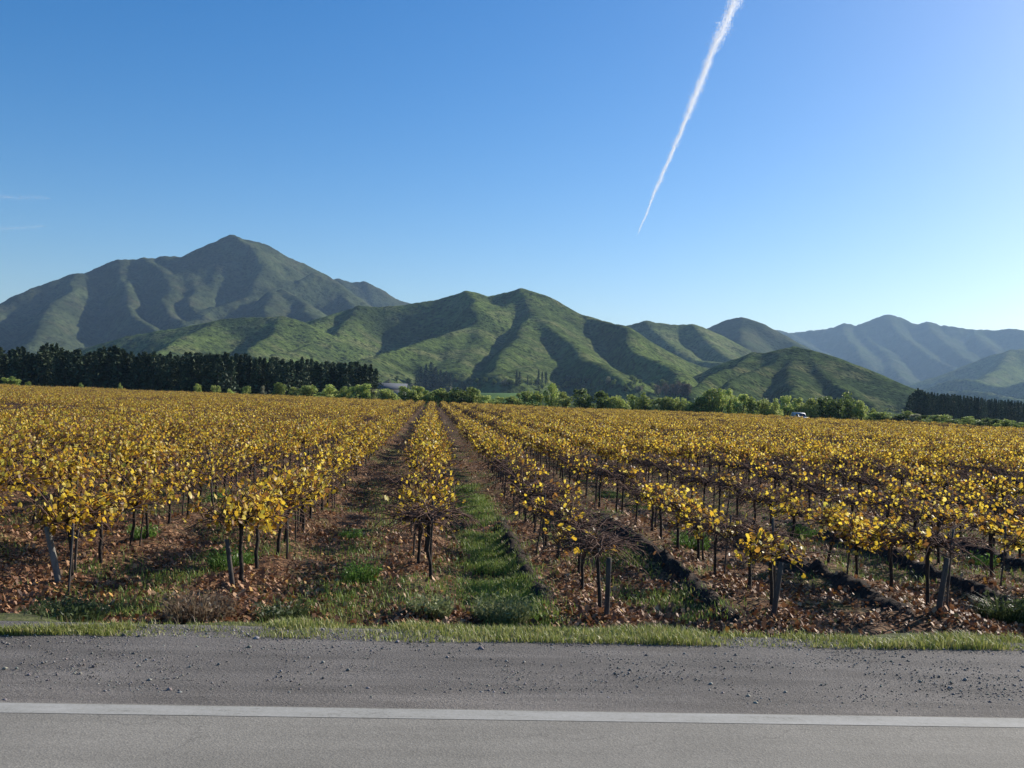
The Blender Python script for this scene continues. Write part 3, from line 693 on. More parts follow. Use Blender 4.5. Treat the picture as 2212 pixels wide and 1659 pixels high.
for s_ in (-1, 1):
    mb = MB(); mb.add([(s_*.925, -1.1, 1.15), (s_*.925, .1, 1.15), (s_*.865, .1, 1.68), (s_*.865, -.72, 1.68)], None, [(0, 1, 2, 3)]); link('side_window', mb.mesh('side_window'), M['glass'], van)
    mb = MB(); mb.box((s_*.72-.14, -2.275, .72), (s_*.72+.14, -2.2, .92)); link('headlight', mb.mesh('headlight'), M['lamp'], van)
    for yy in (-1.45, 1.45):
        mb = MB(); mb.tube([(s_*.78, yy, .33), (s_*.97, yy, .33)], [.33, .33], 16); wo_ = link('wheel', mb.mesh('wheel'), M['tyre'], van)
        mb = MB(); mb.tube([(s_*.9, yy, .33), (s_*.985, yy, .33)], [.18, .18], 12); link('rim', mb.mesh('rim'), M['roofsheet'], wo_)

# ------------------------------------------------------------------ grapevines
LEAF_COL = np.array([(.62, .45, .05), (.70, .54, .075), (.54, .35, .04), (.42, .23, .04), (.70, .58, .16), (.30, .15, .045), (.17, .085, .04), (.46, .42, .08)])
LEAF_P = np.array([.23, .20, .15, .11, .08, .10, .08, .05])
LEAF_OUT = np.array([(0, -.12), (.36, -.42), (.52, .02), (.40, .40), (0, .62), (-.40, .40), (-.52, .02), (-.36, -.42)])
def leaf_batch(mb, P, g, size=(.05, .088), p=LEAF_P, full=True):
    n = len(P)
    if n == 0: return
    nrm = g.normal(size=(n, 3))*.7 + SDIR*.5 + np.array([0, -.1, .4]); nrm /= np.linalg.norm(nrm, axis=1)[:, None]
    ax = np.cross(nrm, g.normal(size=(n, 3))); ax /= np.linalg.norm(ax, axis=1)[:, None]
    bx = np.cross(nrm, ax); s = g.uniform(*size, n)
    out = LEAF_OUT if full else LEAF_OUT[[0, 2, 4, 6]]*np.array([1, 1])
    k = len(out); curl = -.35
    V = P[:, None] + s[:, None, None]*(ax[:, None]*out[None, :, 0, None] + bx[:, None]*out[None, :, 1, None] + nrm[:, None]*(curl*np.abs(out[:, 0])**1.2)[None, :, None])
    ci = g.choice(len(LEAF_COL), n, p=p); c = LEAF_COL[ci]*g.uniform(.82, 1.15, n)[:, None]
    base = (np.arange(n)*k)[:, None]
    q = [[0, 1, 2, 3], [0, 3, 4, 4], [0, 4, 5, 5], [0, 5, 6, 7]]
    if full:
        mb.add(V.reshape(-1, 3), np.concatenate([base+np.array([[0, 3, 4]]), base+np.array([[0, 4, 5]])]), np.concatenate([base+np.array([[0, 1, 2, 3]]), base+np.array([[0, 5, 6, 7]])]), np.repeat(c, k, 0))
    else:
        mb.add(V.reshape(-1, 3), np.concatenate([base+np.array([[0, 1, 2]]), base+np.array([[0, 2, 3]])]), None, np.repeat(c, k, 0))
def vine_geo(seed, nleaf, ncane=30, tall=.55, full=True, arms=True, thick=1.):
    """trunk, canes, leaf points of a vine; its row runs along Y"""
    g = np.random.default_rng(seed)
    tr = MB()
    hh = g.uniform(.68, .78); lean = g.normal(size=2)*.05
    zz = np.array([-.12, .05, .2, .38, .55, hh, hh+.05]); n = len(zz)
    P = np.stack([lean[0]*zz/hh + g.normal(size=n)*.012, lean[1]*zz/hh+g.normal(size=n)*.012, zz], 1)
    tr.tube(P, thick*np.array([.062, .055, .045, .043, .05, .062, .03])*g.uniform(.85, 1.15, n), 7, (1, 1, 1))
    top = P[-2]; starts = []
    for dx, dy, ln in [(1, .15, .48), (-1, -.1, .48), (.2, 1, .55), (-.2, -1, .55)]:
        ln *= g.uniform(.75, 1.1); d = np.array([dx, dy, 0.])/math.hypot(dx, dy)
        s = np.linspace(0, 1, 5)
        A = top + d*(s*ln)[:, None]; A[:, 2] += np.array([-.02, .05, .075, .05, .03])+g.normal(size=5)*.02; A[:, :2] += g.normal(size=(5, 2))*.02
        tr.tube(A, thick*np.array([.04, .032, .027, .022, .015]), 6, (1, 1, 1))
        starts += [A[1], A[2], A[3], A[4], A[2]*.5+A[3]*.5]
    cn = MB(); lp = []
    for i in range(ncane):
        a = starts[g.integers(len(starts))] + g.normal(size=3)*.02
        an = g.uniform(0, 2*PI); out = np.array([math.cos(an), math.sin(an)*.8])
        ln = g.uniform(.45, .95); up = g.uniform(.1, .95)*tall/.55; dr = g.uniform(.15, .75)
        s = np.linspace(0, 1, 5)
        K = np.stack([a[0]+out[0]*ln*s*.75, a[1]+out[1]*ln*s*.75, a[2]+up*ln*s*1.1-dr*ln*s**2*.8], 1) + g.normal(size=(5, 3))*.018*s[:, None]
        K[:, 2] = np.maximum(K[:, 2], .35)
        cn.tube(K, np.array([.0085, .0075, .0065, .0055, .004]), 3, np.array([1, 1, 1]), cap=False)
        for m_ in range(4):
            q = g.uniform(.2, 1); lp.append([np.interp(q, s, K[:, j]) for j in range(3)])
    lp = np.array(lp) + g.normal(size=(len(lp), 3))*np.array([.07, .07, .05])
    while len(lp) < nleaf: lp = np.concatenate([lp, lp+g.normal(size=lp.shape)*.08])
    # leaves hang together: keep the points nearest to a few centres
    cen = lp[g.choice(len(lp), 8)]; dd = np.linalg.norm(lp[:, None]-cen[None], axis=2).min(1) + g.uniform(0, .4, len(lp))
    lp = lp[np.argsort(dd)[:nleaf]]
    lp[:, 2] = np.maximum(lp[:, 2], .42)
    fo = MB(); leaf_batch(fo, lp, g, full=full)
    return tr, cn, fo, lp
LEVELS = {'bare': (6, 10), 'thin': (70, 58), 'leafy': (200, 180), 'full': (360, 390, 330)}
VINE = {}
sd = 900
for lv, ns in LEVELS.items():
    VINE[lv] = []
    for nl in ns:
        sd += 7
        a, b, c, lp = vine_geo(sd, nl, 105 if lv in ('bare', 'thin') else 75, {'bare': .34, 'thin': .36, 'leafy': .42, 'full': .48}[lv], thick=.62)
        tm, cm, fm = a.mesh('trunk', True), b.mesh('canes'), c.mesh('foliage')
        tm.materials.append(M['trunk']); cm.materials.append(M['cane']); fm.materials.append(M['vine_leaf'])
        VINE[lv].append((tm, cm, fm, lp))
# single leaves for the front vines
LEAFM = []
for i in range(16):
    g = np.random.default_rng(4000+i); mb = MB()
    leaf_batch(mb, np.zeros((1, 3)), g, (.06, .092)); m_ = mb.mesh('leaf'); m_.materials.append(M['vine_leaf']); LEAFM.append(m_)

def half_w(y): return .56*y+3
slots = []
DY = 1.18
for k in range(-60, 44):
    X = ROW_X0 + k*ROW_DX
    y0 = {0: 13.45, 1: 11.75, 2: 11.75, 3: 12.0, -1: 12.6, -2: 12.8}.get(k, 12.0+R_.uniform(-.3, .5))
    n = 0; y = y0
    while y < y_far(np.array(X)):
        c_ = y*math.tan(PSI)
        if abs(X-c_) < half_w(y)*1.0+2:
            slots.append((k, n, X+R_.gauss(0, .06), y+R_.gauss(0, .08)))
        y += DY; n += 1
def inview(x, y):
    z = y*math.cos(PSI)+x*math.sin(PSI); xr = x*math.cos(PSI)-y*math.sin(PSI)
    return abs(xr)/z < .515+.9/z
near = sorted([s for s in slots if inview(s[2], s[3])], key=lambda s: s[3]+.15*abs(s[2]))[:300]
nearset = set((s[0], s[1]) for s in near)
def level(k, n, x, y):
    nz = float(fbm(np.array([x]), np.array([y]), 7., 77, 3)[0])
    d = .58 + 1.05*nz
    if k <= -1: d += .14
    if k == 0: d += .1
    if k >= 1: d -= max(0, .66-.032*(y-11))
    if k == 0: d -= max(0, .3-.03*(y-11))
    if y > 24: d += min(.25, (y-24)*.02)
    if n == 0 and k in (0, 1): return 'bare'
    if k == 2 and n == 0: return 'leafy'
    if k == 0 and n == 1: return 'leafy'
    if k == 1 and n == 1: return 'thin'
    if k >= 1: d = max(d, .2 + .12*nz)
    if y > 45: d -= min(.3, (y-45)*.006)
    return 'bare' if d < .1 else ('thin' if d < .42 else ('leafy' if d < .72 else 'full'))
LV = {'bare': 'almost bare dark vine', 'thin': 'thinly leaved brown vine', 'leafy': 'yellow-leaved vine', 'full': 'densely golden vine'}
def rowname(k):
    if k == 0: return 'the central row'
    return 'the '+ORD[abs(k)-1]+' row '+('right' if k > 0 else 'left')+' of centre'
vis = {}
for s in sorted(near, key=lambda q: q[3]): vis.setdefault(s[0], []).append(s[1])
stake_spots = []
nsingle = 0
for k, n, x, y in near:
    lv = level(k, n, x, y); i = R_.randrange(len(VINE[lv])); tm, cm, fm, lp = VINE[lv][i]
    rz = R_.choice([0, PI])+R_.gauss(0, .1); sc = R_.uniform(.92, 1.1)
    e = empty('grape_vine', (x, y, float(soil_z(np.array(x), np.array(y)))-.02), rz)
    sx_ = .8 if k >= 1 else .86
    e.scale = (sc*sx_, sc, sc*R_.uniform(.92, 1.1)*(.9 if k >= 1 and y < 20 else 1))
    j = vis[k].index(n)
    tag(e, LV[lv]+', '+ORD[j]+' in view in '+rowname(k), 'grapevine', 'grapevines in '+rowname(k))
    o = bpy.data.objects.new('trunk', tm); C.objects.link(o); o.parent = e
    o = bpy.data.objects.new('canes', cm); C.objects.link(o); o.parent = e; o['kind'] = 'stuff'
    if y < 14.6 and nsingle < 1300:
        for q in lp[:90]:
            o = bpy.data.objects.new('leaf', R_.choice(LEAFM)); C.objects.link(o); o.parent = e
            o.location = q; o.rotation_euler = (R_.gauss(0, .3), R_.gauss(0, .3), R_.gauss(0, .5)); nsingle += 1
        if len(lp) > 90:
            key = ('rest', lv, i)
            if key not in VINE:
                mb = MB(); leaf_batch(mb, lp[90:], np.random.default_rng(5)); m_ = mb.mesh('foliage'); m_.materials.append(M['vine_leaf']); VINE[key] = m_
            o = bpy.data.objects.new('foliage', VINE[key]); C.objects.link(o); o.parent = e; o['kind'] = 'stuff'
    else:
        o = bpy.data.objects.new('foliage', fm); C.objects.link(o); o.parent = e; o['kind'] = 'stuff'
    if y < 34 and R_.random() < .6: stake_spots.append((k, n, x, y))

# stakes beside the vines
def stake_mesh(seed, h, r0):
    g = np.random.default_rng(seed); mb = MB()
    zz = np.linspace(-.15, h, 5); P = np.stack([g.normal(size=5)*.008, g.normal(size=5)*.008, zz], 1)
    mb.tube(P, r0*g.uniform(.85, 1.1, 5), 6); m_ = mb.mesh('vine_stake'); m_.materials.append(M['stake']); return m_
STK = [stake_mesh(70+i, h, r_) for i, (h, r_) in enumerate([(1.0, .015), (.9, .013), (1.05, .018), (.8, .015)])]
for k, n, x, y in stake_spots:
    o = bpy.data.objects.new('vine_stake', R_.choice(STK)); C.objects.link(o)
    xx, yy = x+R_.choice([-1, 1])*R_.uniform(.1, .2), y+R_.uniform(-.65, .65)
    o.location = (xx, yy, float(soil_z(np.array(xx), np.array(yy)))); o.rotation_euler = (R_.gauss(0, .06), R_.gauss(0, .06), R_.uniform(0, 6))
    tag(o, 'thin dark stake beside the '+ORD[vis[k].index(n)]+' vine in view in '+rowname(k), 'stake', 'stakes in '+rowname(k))
def post(u0, v0, u1, v1, r_, Y, label, mat, name='end_post'):
    a, b = at_y(u0, v0, Y), at_y(u1, v1, Y)
    mb = MB(); s = np.linspace(-.12, 1, 6); P = (a[None]*(1-s)[:, None]+b[None]*s[:, None]) - a
    mb.tube(P, r_*np.array([1.1, 1.05, 1, .97, .95, .92]), 9)
    o = link(name, mb.mesh(name, True), mat); o.location = a; tag(o, label, 'post'); return o
p_ = ground_at(130, 1272, .05)
post(130, 1272, 100, 1130, .04, p_[1], 'pale weathered end post leaning left at the left edge of the field', M['pale_post'])
p_ = ground_at(505, 1290, .05)
post(505, 1290, 490, 1165, .03, p_[1], 'grey end post standing upright at the front of the row left of the middle', M['stake'])
p_ = ground_at(1310, 1340, .05)
post(1310, 1340, 1316, 1205, .032, p_[1]-.12, 'grey flat-topped end post in front of the first row right of the middle row', M['stake'])
p_ = ground_at(1668, 1350, .05)
post(1668, 1350, 1688, 1215, .032, p_[1]-.1, 'dark end post leaning right at the front of the second row right of the middle', M['stake'])
p_ = ground_at(2022, 1350, .05)
post(2022, 1350, 2046, 1205, .036, p_[1], 'dark end post leaning right at the front of the third row right of the middle', M['stake'])

# all vines farther off: one object that repeats the vines built above
rest = [s for s in slots if (s[0], s[1]) not in nearset]
lvs = [level(*s) for s in rest]
names = [(lv, i) for lv in LEVELS for i in range(len(VINE[lv]))]
var = np.array([names.index((lv, R_.randrange(len(VINE[lv])))) for lv in lvs], np.int32)
me = bpy.data.meshes.new('far_grapevines')
P = np.array([(s[2], s[3], .03) for s in rest], np.float32)
me.vertices.add(len(P)); me.vertices.foreach_set('co', P.ravel())
me.attributes.new('variant', 'INT', 'POINT').data.foreach_set('value', var)
szv = rng.uniform(.92, 1.18, (len(P), 1))*np.array([[.84, 1., 1.]])
rot = np.zeros((len(P), 3), np.float32); rot[:, 2] = rng.choice([0, PI], len(P))+rng.normal(size=len(P))*.15
me.attributes.new('rot', 'FLOAT_VECTOR', 'POINT').data.foreach_set('vector', rot.ravel())
me.attributes.new('size', 'FLOAT_VECTOR', 'POINT').data.foreach_set('vector', szv.astype(np.float32).ravel())
fv = tag(link('far_grapevines', me), 'golden brown mass of autumn grapevines filling the field to its far edge', kind='stuff')
ng = bpy.data.node_groups.new('vine_rows', 'GeometryNodeTree')
ng.interface.new_socket('Geometry', in_out='INPUT', socket_type='NodeSocketGeometry')
ng.interface.new_socket('Geometry', in_out='OUTPUT', socket_type='NodeSocketGeometry')
gi = ng.nodes.new('NodeGroupInput'); go = ng.nodes.new('NodeGroupOutput'); jn = ng.nodes.new('GeometryNodeJoinGeometry')
def nattr(nm, ty):
    a = ng.nodes.new('GeometryNodeInputNamedAttribute'); a.data_type = ty; a.inputs['Name'].default_value = nm
    return a.outputs['Attribute']
av, ar, asz = nattr('variant', 'INT'), nattr('rot', 'FLOAT_VECTOR'), nattr('size', 'FLOAT_VECTOR')
for vi, (lv, i) in enumerate(names):
    js = ng.nodes.new('GeometryNodeJoinGeometry')
    src = None
    for mesh_ in VINE[lv][i][:3]:
        # a vine in view carries this mesh: use it as the source
        ob = next((o for o in C.objects if o.data is mesh_), None)
        if ob is None: continue
        oi = ng.nodes.new('GeometryNodeObjectInfo'); oi.inputs['Object'].default_value = ob; oi.transform_space = 'ORIGINAL'
        ng.links.new(oi.outputs['Geometry'], js.inputs[0])
    cp = ng.nodes.new('FunctionNodeCompare'); cp.data_type = 'INT'; cp.operation = 'EQUAL'
    ng.links.new(av, cp.inputs[2]); cp.inputs[3].default_value = vi
    ip = ng.nodes.new('GeometryNodeInstanceOnPoints')
    ng.links.new(gi.outputs[0], ip.inputs['Points']); ng.links.new(cp.outputs[0], ip.inputs['Selection'])
    ng.links.new(js.outputs[0], ip.inputs['Instance'])
    er = ng.nodes.new('FunctionNodeEulerToRotation'); ng.links.new(ar, er.inputs[0]); ng.links.new(er.outputs[0], ip.inputs['Rotation'])
    ng.links.new(asz, ip.inputs['Scale']); ng.links.new(ip.outputs[0], jn.inputs[0])
ng.links.new(jn.outputs[0], go.inputs[0])
md = fv.modifiers.new('rows', 'NODES'); md.node_group = ng

# ------------------------------------------------------------------ fallen leaves, grass, weeds, pebbles
def grass_mask(x, y):
    strip_ = .42*np.exp(-((x-1.0)/.42)**2)*np.clip((30-y)/12, 0, 1) + .08*np.exp(-((x+1.2)/.5)**2)*np.clip((26-y)/12, 0, 1)
    return fbm(x, y, 2.6, 303, 3) + .25*fbm(x, y, .5, 305, 2) + strip_ - .05 - .55*np.clip((-x-.6)/1.2, 0, 1)*np.clip((15-y)/2, 0, 1)
n = 200000
y = 10.6 + (rng.uniform(0, 1, n)**1.7)*44; x = y*math.tan(PSI) + rng.uniform(-1, 1, n)*(y*.54+1)
keep = (grass_mask(x, y) < .06) | (rng.uniform(size=n) < .22)
keep &= (fbm(x, y, 1.1, 401, 3)+.4*fbm(x, y, .3, 402, 2) > rng.uniform(-.6, .05, n))
keep &= rng.uniform(size=n) > .9*ridge_mask(x, y)**.5
x, y = x[keep], y[keep]; n = len(x)
s = np.clip(rng.lognormal(-3.85, .38, n), .008, .036); th = rng.uniform(0, 2*PI, n)
tilt = rng.normal(size=(n, 2))*.55
z = soil_z(x, y)+.012+.035*ridge_mask(x, y)
LIT = np.array([(.20, .105, .055), (.27, .15, .085), (.13, .066, .04), (.36, .22, .13), (.17, .085, .05), (.44, .30, .19), (.09, .05, .033), (.40, .25, .07)])
col = LIT[rng.choice(8, n, p=[.2, .18, .16, .12, .14, .06, .10, .04])]*rng.uniform(.8, 1.2, n)[:, None]
out = np.array([(0, -1), (.9, .05), (.1, .95), (-.85, .1)])
lx = out[None, :, 0]*np.cos(th)[:, None]-out[None, :, 1]*np.sin(th)[:, None]; ly = out[None, :, 0]*np.sin(th)[:, None]+out[None, :, 1]*np.cos(th)[:, None]
lz = tilt[:, 0:1]*lx + tilt[:, 1:2]*ly + .3*np.abs(out[None, :, 0]); lz -= lz.min(1, keepdims=True)
V = np.stack([x[:, None]+lx*s[:, None], y[:, None]+ly*s[:, None], z[:, None]+lz*s[:, None]], -1).reshape(-1, 3)
me = mesh_np('fallen_leaves', V, [np.arange(4*n).reshape(n, 4)], np.repeat(col, 4, 0))
tag(link('fallen_leaves', me, M['litter']), 'brown and tan fallen vine leaves littering the earth', kind='stuff')

def blades(x, y, z, h, wd, col, lean=.45, seed=0, away=None):
    g = np.random.default_rng(seed); n = len(x); th = g.uniform(0, 2*PI, n)
    dx, dy = np.cos(th), np.sin(th); l1 = g.uniform(.1, lean, n)*h
    ox, oy = (dx, dy) if away is None else away
    B = np.stack([x, y, z], 1); side = np.stack([-dy, dx, 0*dx], 1)*wd[:, None]
    mid = B + np.stack([ox*l1*.35, oy*l1*.35, h*.6], 1); tip = B + np.stack([ox*l1, oy*l1, h*(1-.25*l1/h)], 1)
    V = np.stack([B-side, B+side, mid+side*.7, mid-side*.7, tip], 1).reshape(-1, 3)
    b = (np.arange(n)*5)[:, None]
    return V, [b+np.array([[3, 2, 4]]), b+np.array([[0, 1, 2, 3]])], np.repeat(col, 5, 0)
GC = np.array([(.13, .20, .035), (.18, .25, .05), (.09, .15, .03), (.24, .26, .07), (.28, .25, .10)])
n = 90000
y = 10.6+(rng.uniform(0, 1, n)**1.8)*38; x = y*math.tan(PSI) + rng.uniform(-1, 1, n)*(y*.54+1)
keep = grass_mask(x, y)-.5*ridge_mask(x, y) > .02; x, y = x[keep], y[keep]; n = len(x)
V, F, c = blades(x, y, soil_z(x, y), rng.uniform(.04, .13, n), rng.uniform(.003, .007, n), GC[rng.choice(5, n, p=[.34, .28, .2, .12, .06])]*rng.uniform(.8, 1.2, n)[:, None], .9, 5)
n2 = 60000
y2 = 11.3+(rng.uniform(0, 1, n2)**1.5)*17
k2 = rng.uniform(size=n2); x2 = np.where(k2 < .62, 1.02+rng.normal(size=n2)*.24, np.where(k2 < .7, -1.15+rng.normal(size=n2)*.3, np.where(k2 < .9, 3.1+rng.normal(size=n2)*.35, -3.3+rng.normal(size=n2)*.4)))
kp = fbm(x2, y2, .8, 311, 3)+rng.uniform(-.2, .2, n2) > np.where(k2 < .62, -.12, .06); x2, y2 = x2[kp], y2[kp]; n2 = len(x2)
V2, F2, c2 = blades(x2, y2, soil_z(x2, y2), rng.uniform(.04, .14, n2), rng.uniform(.003, .007, n2), np.array([(.17, .25, .045), (.23, .30, .06), (.12, .19, .035), (.29, .31, .09)])[rng.integers(0, 4, n2)]*rng.uniform(.8, 1.2, n2)[:, None], .9, 15)
F = [a_ for a_ in F]+[b_+len(V) for b_ in F2]; V = np.concatenate([V, V2]); c = np.concatenate([c, c2])
tag(link('field_grass', mesh_np('field_grass', V, F, c), M['grass']), 'patches of short green grass between the vine rows', kind='stuff')
# verge
n = 60000
x = rng.uniform(-9, 10, n); e_ = 7.02+.10*fbm(x, x*0, 1.3, 71, 3)+.03*np.clip(x, -3, 5); wv = np.clip(.58+.3*fbm(x, x*0+9, 2.2, 72, 2) - .2*np.clip(x-2.4, 0, 2.)/2 - .3*np.clip(-1.2-x, 0, 1.6), .1, 1)
y = e_ + rng.uniform(0, 1, n)**1.1*wv
bz = np.interp(y, [5.42, 6.9, 7.45, 7.8, 8.6], [RZ-.03, RZ-.03, RZ-.05, RZ-.1, RZ-.38])
pt = fbm(x, y, .45, 73, 3); kp = rng.uniform(size=n) < np.clip(.8+1.8*pt, .22, 1)
x, y, bz, pt = x[kp], y[kp], bz[kp], pt[kp]; n = len(x)
hgt = rng.uniform(.025, .08, n)*(.6+1.1*np.clip(pt+.3, 0, 1))
V, F, c = blades(x, y, bz-.01, hgt, rng.uniform(.0025, .005, n), np.array([(.27, .29, .07), (.34, .34, .11), (.19, .24, .05), (.40, .35, .16)])[rng.choice(4, n, p=[.38, .3, .18, .14])]*rng.uniform(.8, 1.15, n)[:, None], .9, 6)
tag(link('verge_grass', mesh_np('verge_grass', V, F, c), M['grass']), 'strip of yellow-green grass along the gravel shoulder', kind='stuff')
n = 11000
x = rng.uniform(-13, 14, n); y = rng.uniform(7.7, 10.6, n)
bz = np.interp(y, [7.45, 7.8, 8.6, 9.6, 10.4, 11.2], [RZ-.05, RZ-.1, RZ-.38, .18, .06, .0])
V, F, c = blades(x, y, bz-.03, rng.uniform(.04, .11, n)*np.where(y > 9.2, .5, 1), rng.uniform(.003, .006, n), np.concatenate([GC, [(.20, .15, .09), (.16, .11, .07)]])[rng.choice(7, n, p=[.14, .14, .14, .12, .12, .18, .16])]*rng.uniform(.7, 1.1, n)[:, None], .9, 7)
tag(link('bank_grass', mesh_np('bank_grass', V, F, c), M['grass']), 'rough grass covering the bank below the shoulder', kind='stuff')
# pebbles
n = 52000
x = rng.uniform(-7, 9, n); y = 5.48+rng.uniform(0, 1, n)*1.85
kp = fbm(x, y, .7, 611, 3)+.5*np.exp(-((y-7.1)/.25)**2)+.25*np.exp(-((y-5.6)/.15)**2) > rng.uniform(-.5, .45, n); x, y = x[kp], y[kp]; n = len(x)
s = rng.lognormal(-5.45, .5, n)
oc = np.array([(1, 0, 0), (0, 1, 0), (-1, 0, 0), (0, -1, 0), (0, 0, .75), (0, 0, -.6)])
V = (oc[None]*rng.uniform(.6, 1.25, (n, 6, 1))); th = rng.uniform(0, 2*PI, n)
vx = V[..., 0]*np.cos(th)[:, None]-V[..., 1]*np.sin(th)[:, None]; vy = V[..., 0]*np.sin(th)[:, None]+V[..., 1]*np.cos(th)[:, None]
V = np.stack([x[:, None]+vx*s[:, None], y[:, None]+vy*s[:, None], (RZ-.03)+V[..., 2]*s[:, None]], -1).reshape(-1, 3)
T = np.array([(0, 1, 4), (1, 2, 4), (2, 3, 4), (3, 0, 4), (1, 0, 5), (2, 1, 5), (3, 2, 5), (0, 3, 5)])
g_ = rng.uniform(.10, .30, n)[:, None]*np.array([[1., .94, .85]])*rng.uniform(.9, 1.1, (n, 3))
tag(link('shoulder_gravel', mesh_np('shoulder_gravel', V, [((np.arange(n)*6)[:, None, None]+T[None]).reshape(-1, 3)], np.repeat(g_, 6, 0)), M['pebble']), 'loose grey stones on the gravel shoulder', kind='stuff')

WC = {'green': [(.11, .21, .04), (.15, .26, .05), (.08, .15, .03)], 'greygreen': [(.22, .25, .10), (.28, .30, .14), (.17, .20, .08)], 'dark': [(.08, .11, .04), (.11, .14, .05), (.06, .085, .03)], 'dry': [(.20, .14, .09), (.15, .10, .065), (.25, .19, .12)]}
def weed(u, v, wpx, hpx, kind, label, nb=320, seed=0, name='weed_clump'):
    p = ground_at(u, v, .1); Y = p[1]; r_ = wpx/2/FPX*Y; h = hpx/FPX*Y
    g = np.random.default_rng(seed+int(u)); a = g.uniform(0, 2*PI, nb); q = np.sqrt(g.uniform(0, 1, nb))*r_*.75
    x, y = np.cos(a)*q, np.sin(a)*q
    hh = h*g.uniform(.35, 1.05, nb)*(1-.45*(q/r_)**2)
    c = np.array(WC[kind])[g.integers(0, 3, nb)]*g.uniform(.75, 1.2, nb)[:, None]
    V, F, c = blades(x, y, 0*x-.03, hh, np.full(nb, .006)*g.uniform(.6, 1.3, nb), c, 1.1, seed, (np.cos(a), np.sin(a)))
    # small leaves along the stems
    n2 = nb; i = g.integers(0, nb, n2); t_ = g.uniform(.3, 1, n2)
    Pp = np.stack([x[i]+np.cos(a[i])*hh[i]*.4*t_, y[i]+np.sin(a[i])*hh[i]*.4*t_, hh[i]*t_*.9], 1)+g.normal(size=(n2, 3))*.02
    V2, F2, c2 = leaf_cards(n2, lambda n_, gg: Pp, .028, WC[kind], 0, seed+3)
    me = mesh_np(name, np.concatenate([V, V2]), F+[F2+len(V)], np.concatenate([c, c2]))
    o = link(name, me, M['grass']); o.location = (p[0], Y, float(soil_z(np.array(p[0]), np.array(Y))) if Y > 10.5 else p[2]-.05)
    return tag(o, label, 'weed', 'weeds among and in front of the vines')
weed(780, 1245, 90, 70, 'green', 'bright green weed clump left of the bare vine of the middle row', seed=1)
weed(760, 1150, 50, 30, 'green', 'small green weed beside the wide brown alley left of the middle row', seed=2, nb=200)
weed(1495, 1190, 90, 55, 'green', 'bright green weed patch between the first and second rows right of the middle', seed=3)
weed(1735, 1150, 90, 45, 'green', 'green weed patch far back between the second and third rows right', seed=4)
weed(1090, 1330, 130, 72, 'greygreen', 'large grey-green grass clump at the field edge right of the bare middle vine', seed=5, nb=650)
weed(930, 1330, 110, 46, 'greygreen', 'grey-green weed clump at the foot of the bare middle vine', seed=6, nb=500)
weed(140, 1330, 190, 62, 'dark', 'wide dark green weed clump at the foot of the pale leaning post', seed=7, nb=700)
weed(430, 1335, 170, 70, 'dry', 'dry pinkish brown weed clump at the field edge on the left', seed=8, nb=600)
weed(610, 1330, 120, 66, 'dark', 'dark weed clump right of the dry brown one at the field edge', seed=9, nb=450)
weed(2170, 1330, 130, 80, 'dark', 'dark olive weed bush at the right edge of the field', seed=10, nb=600)
weed(310, 1165, 70, 40, 'green', 'green weed under the golden vines on the left', seed=11, nb=220)
weed(475, 1090, 60, 36, 'green', 'green weed under the vines of the second row left of the middle', seed=12, nb=220)
weed(500, 1220, 110, 60, 'green', 'tall green weeds around the grey upright end post on the left', seed=13, nb=420)
weed(1300, 1190, 60, 40, 'green', 'small green weed beside the first row right of the middle', seed=14, nb=180)
weed(2120, 1210, 80, 36, 'green', 'green weed under the vines near the right edge', seed=15, nb=200)
weed(820, 1372, 50, 20, 'dark', 'low dark tuft on the inner edge of the verge grass', seed=16, nb=160, name='grass_tuft')
weed(1020, 1376, 55, 20, 'dark', 'low dark tuft right of another on the inner edge of the verge', seed=17, nb=160, name='grass_tuft')

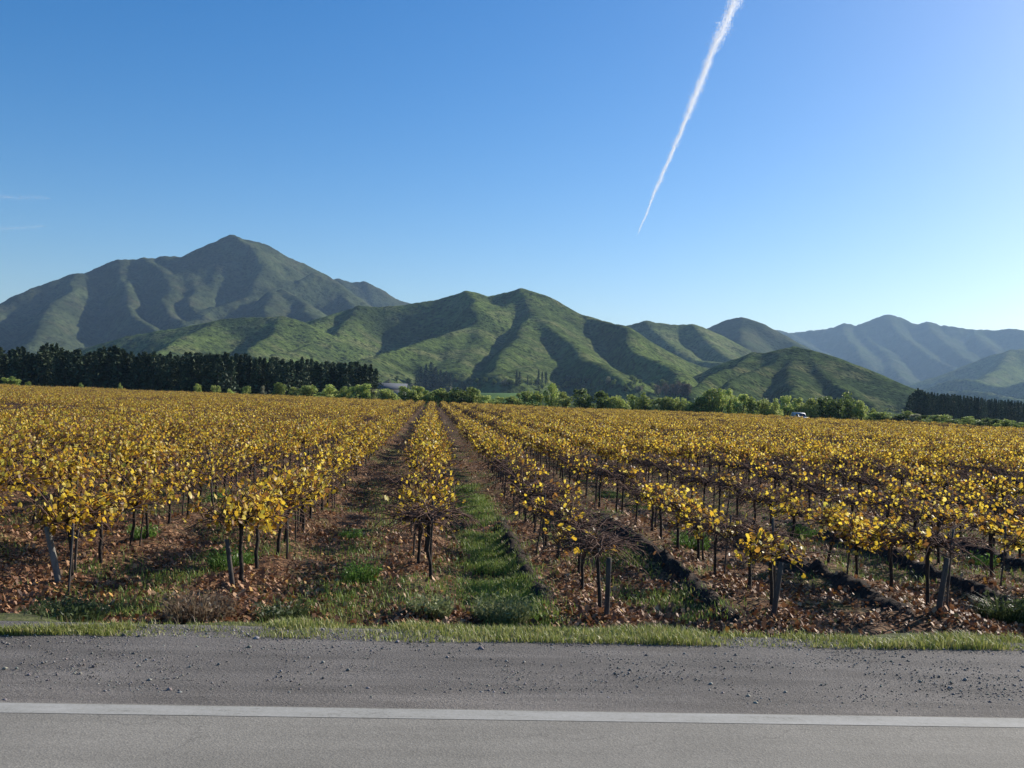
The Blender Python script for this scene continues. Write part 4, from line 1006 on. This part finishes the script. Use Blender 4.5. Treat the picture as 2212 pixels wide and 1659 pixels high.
# ------------------------------------------------------------------ contrail
def contrail(name, a, b, ra, rb, label, seed, n=70000, alpha=.2, cat='contrail'):
    """a long trail of thousands of small ice-cloud wisps, dense along the middle and ragged at the rim"""
    g = np.random.default_rng(seed); L = np.linalg.norm(b-a); d = (b-a)/L
    A = np.cross(d, [0, 0, 1.]); A /= np.linalg.norm(A); B = np.cross(A, d)
    s = g.uniform(0, 1, n)**1.05; rr = rb+(ra-rb)*(1-s)**.9; rr = rr*np.clip((1-s)*14, .12, 1)
    sl_ = s*L; puff = 1+.9*fbm(sl_, sl_*0, 150., seed, 3)
    q = np.abs(g.normal(size=n))**.8*.48*puff; th = g.uniform(0, 2*PI, n)
    wob = np.stack([fbm(sl_, sl_*0+3, 700., seed+4, 3), fbm(sl_, sl_*0+5, 700., seed+8, 3)], 1)*rr[:, None]*.55
    P = a[None]+d[None]*sl_[:, None]+A[None]*(wob[:, :1]+(q*np.cos(th)*rr)[:, None])+B[None]*(wob[:, 1:]+(q*np.sin(th)*rr)[:, None])
    u_ = g.normal(size=(n, 3)); u_ /= np.linalg.norm(u_, axis=1)[:, None]; v_ = np.cross(u_, g.normal(size=(n, 3))); v_ /= np.linalg.norm(v_, axis=1)[:, None]
    sz = (.085*rr*g.uniform(.5, 1.4, n))[:, None]
    V = np.stack([P-u_*sz, P-v_*sz, P+u_*sz, P+v_*sz], 1).reshape(-1, 3)
    t = NT(name)
    df = t.n('ShaderNodeBsdfDiffuse'); df.inputs[0].default_value = (.95, .95, .97, 1)
    tl = t.n('ShaderNodeBsdfTranslucent'); tl.inputs[0].default_value = (.95, .95, .97, 1)
    ad = t.n('ShaderNodeMixShader'); ad.inputs[0].default_value = .6; t.L.new(df.outputs[0], ad.inputs[1]); t.L.new(tl.outputs[0], ad.inputs[2])
    tp = t.n('ShaderNodeBsdfTransparent'); mx = t.n('ShaderNodeMixShader'); mx.inputs[0].default_value = alpha
    t.L.new(tp.outputs[0], mx.inputs[1]); t.L.new(ad.outputs[0], mx.inputs[2])
    o = link(name, mesh_np(name, V, [np.arange(4*n).reshape(n, 4)]), t.done(mx.outputs[0])); tag(o, label, cat); return o
ALT = 3000.
def sky_pt(u, v):
    r_ = ray(u, v); return np.array([0, 0, CAM_H])+r_*((ALT-CAM_H)/r_[2])
contrail('contrail', sky_pt(1605, -40), sky_pt(1375, 512), 62, 14, 'white aircraft vapour trail slanting down the sky and tapering to a tip', 5)

contrail('cloud', sky_pt(-160, 424), sky_pt(120, 428), 110, 60, 'faint thin cloud wisp low in the sky at the left edge, upper of two', 15, 9000, .035, 'cloud')
contrail('cloud', sky_pt(-140, 492), sky_pt(110, 490), 120, 60, 'faint thin cloud wisp above the left mountain shoulder, lower of two', 25, 9000, .035, 'cloud')

# ------------------------------------------------------------------ haze
m_ = bpy.data.materials.new('haze'); m_.use_nodes = True; nt_ = m_.node_tree; nt_.nodes.clear()
pv_ = nt_.nodes.new('ShaderNodeVolumePrincipled'); pv_.inputs['Density'].default_value = .000058; pv_.inputs['Color'].default_value = (.46, .70, 1, 1); pv_.inputs['Anisotropy'].default_value = .2
oo = nt_.nodes.new('ShaderNodeOutputMaterial'); nt_.links.new(pv_.outputs[0], oo.inputs['Volume'])
mb = MB(); mb.box((-14500, -6500, -2.5), (14500, 20500, max(float(V_[:, 2].max()) for V_, F_ in HILLS)+8)); tag(link('haze', mb.mesh('haze'), m_), 'thin blue air between the camera and the mountains', kind='stuff')
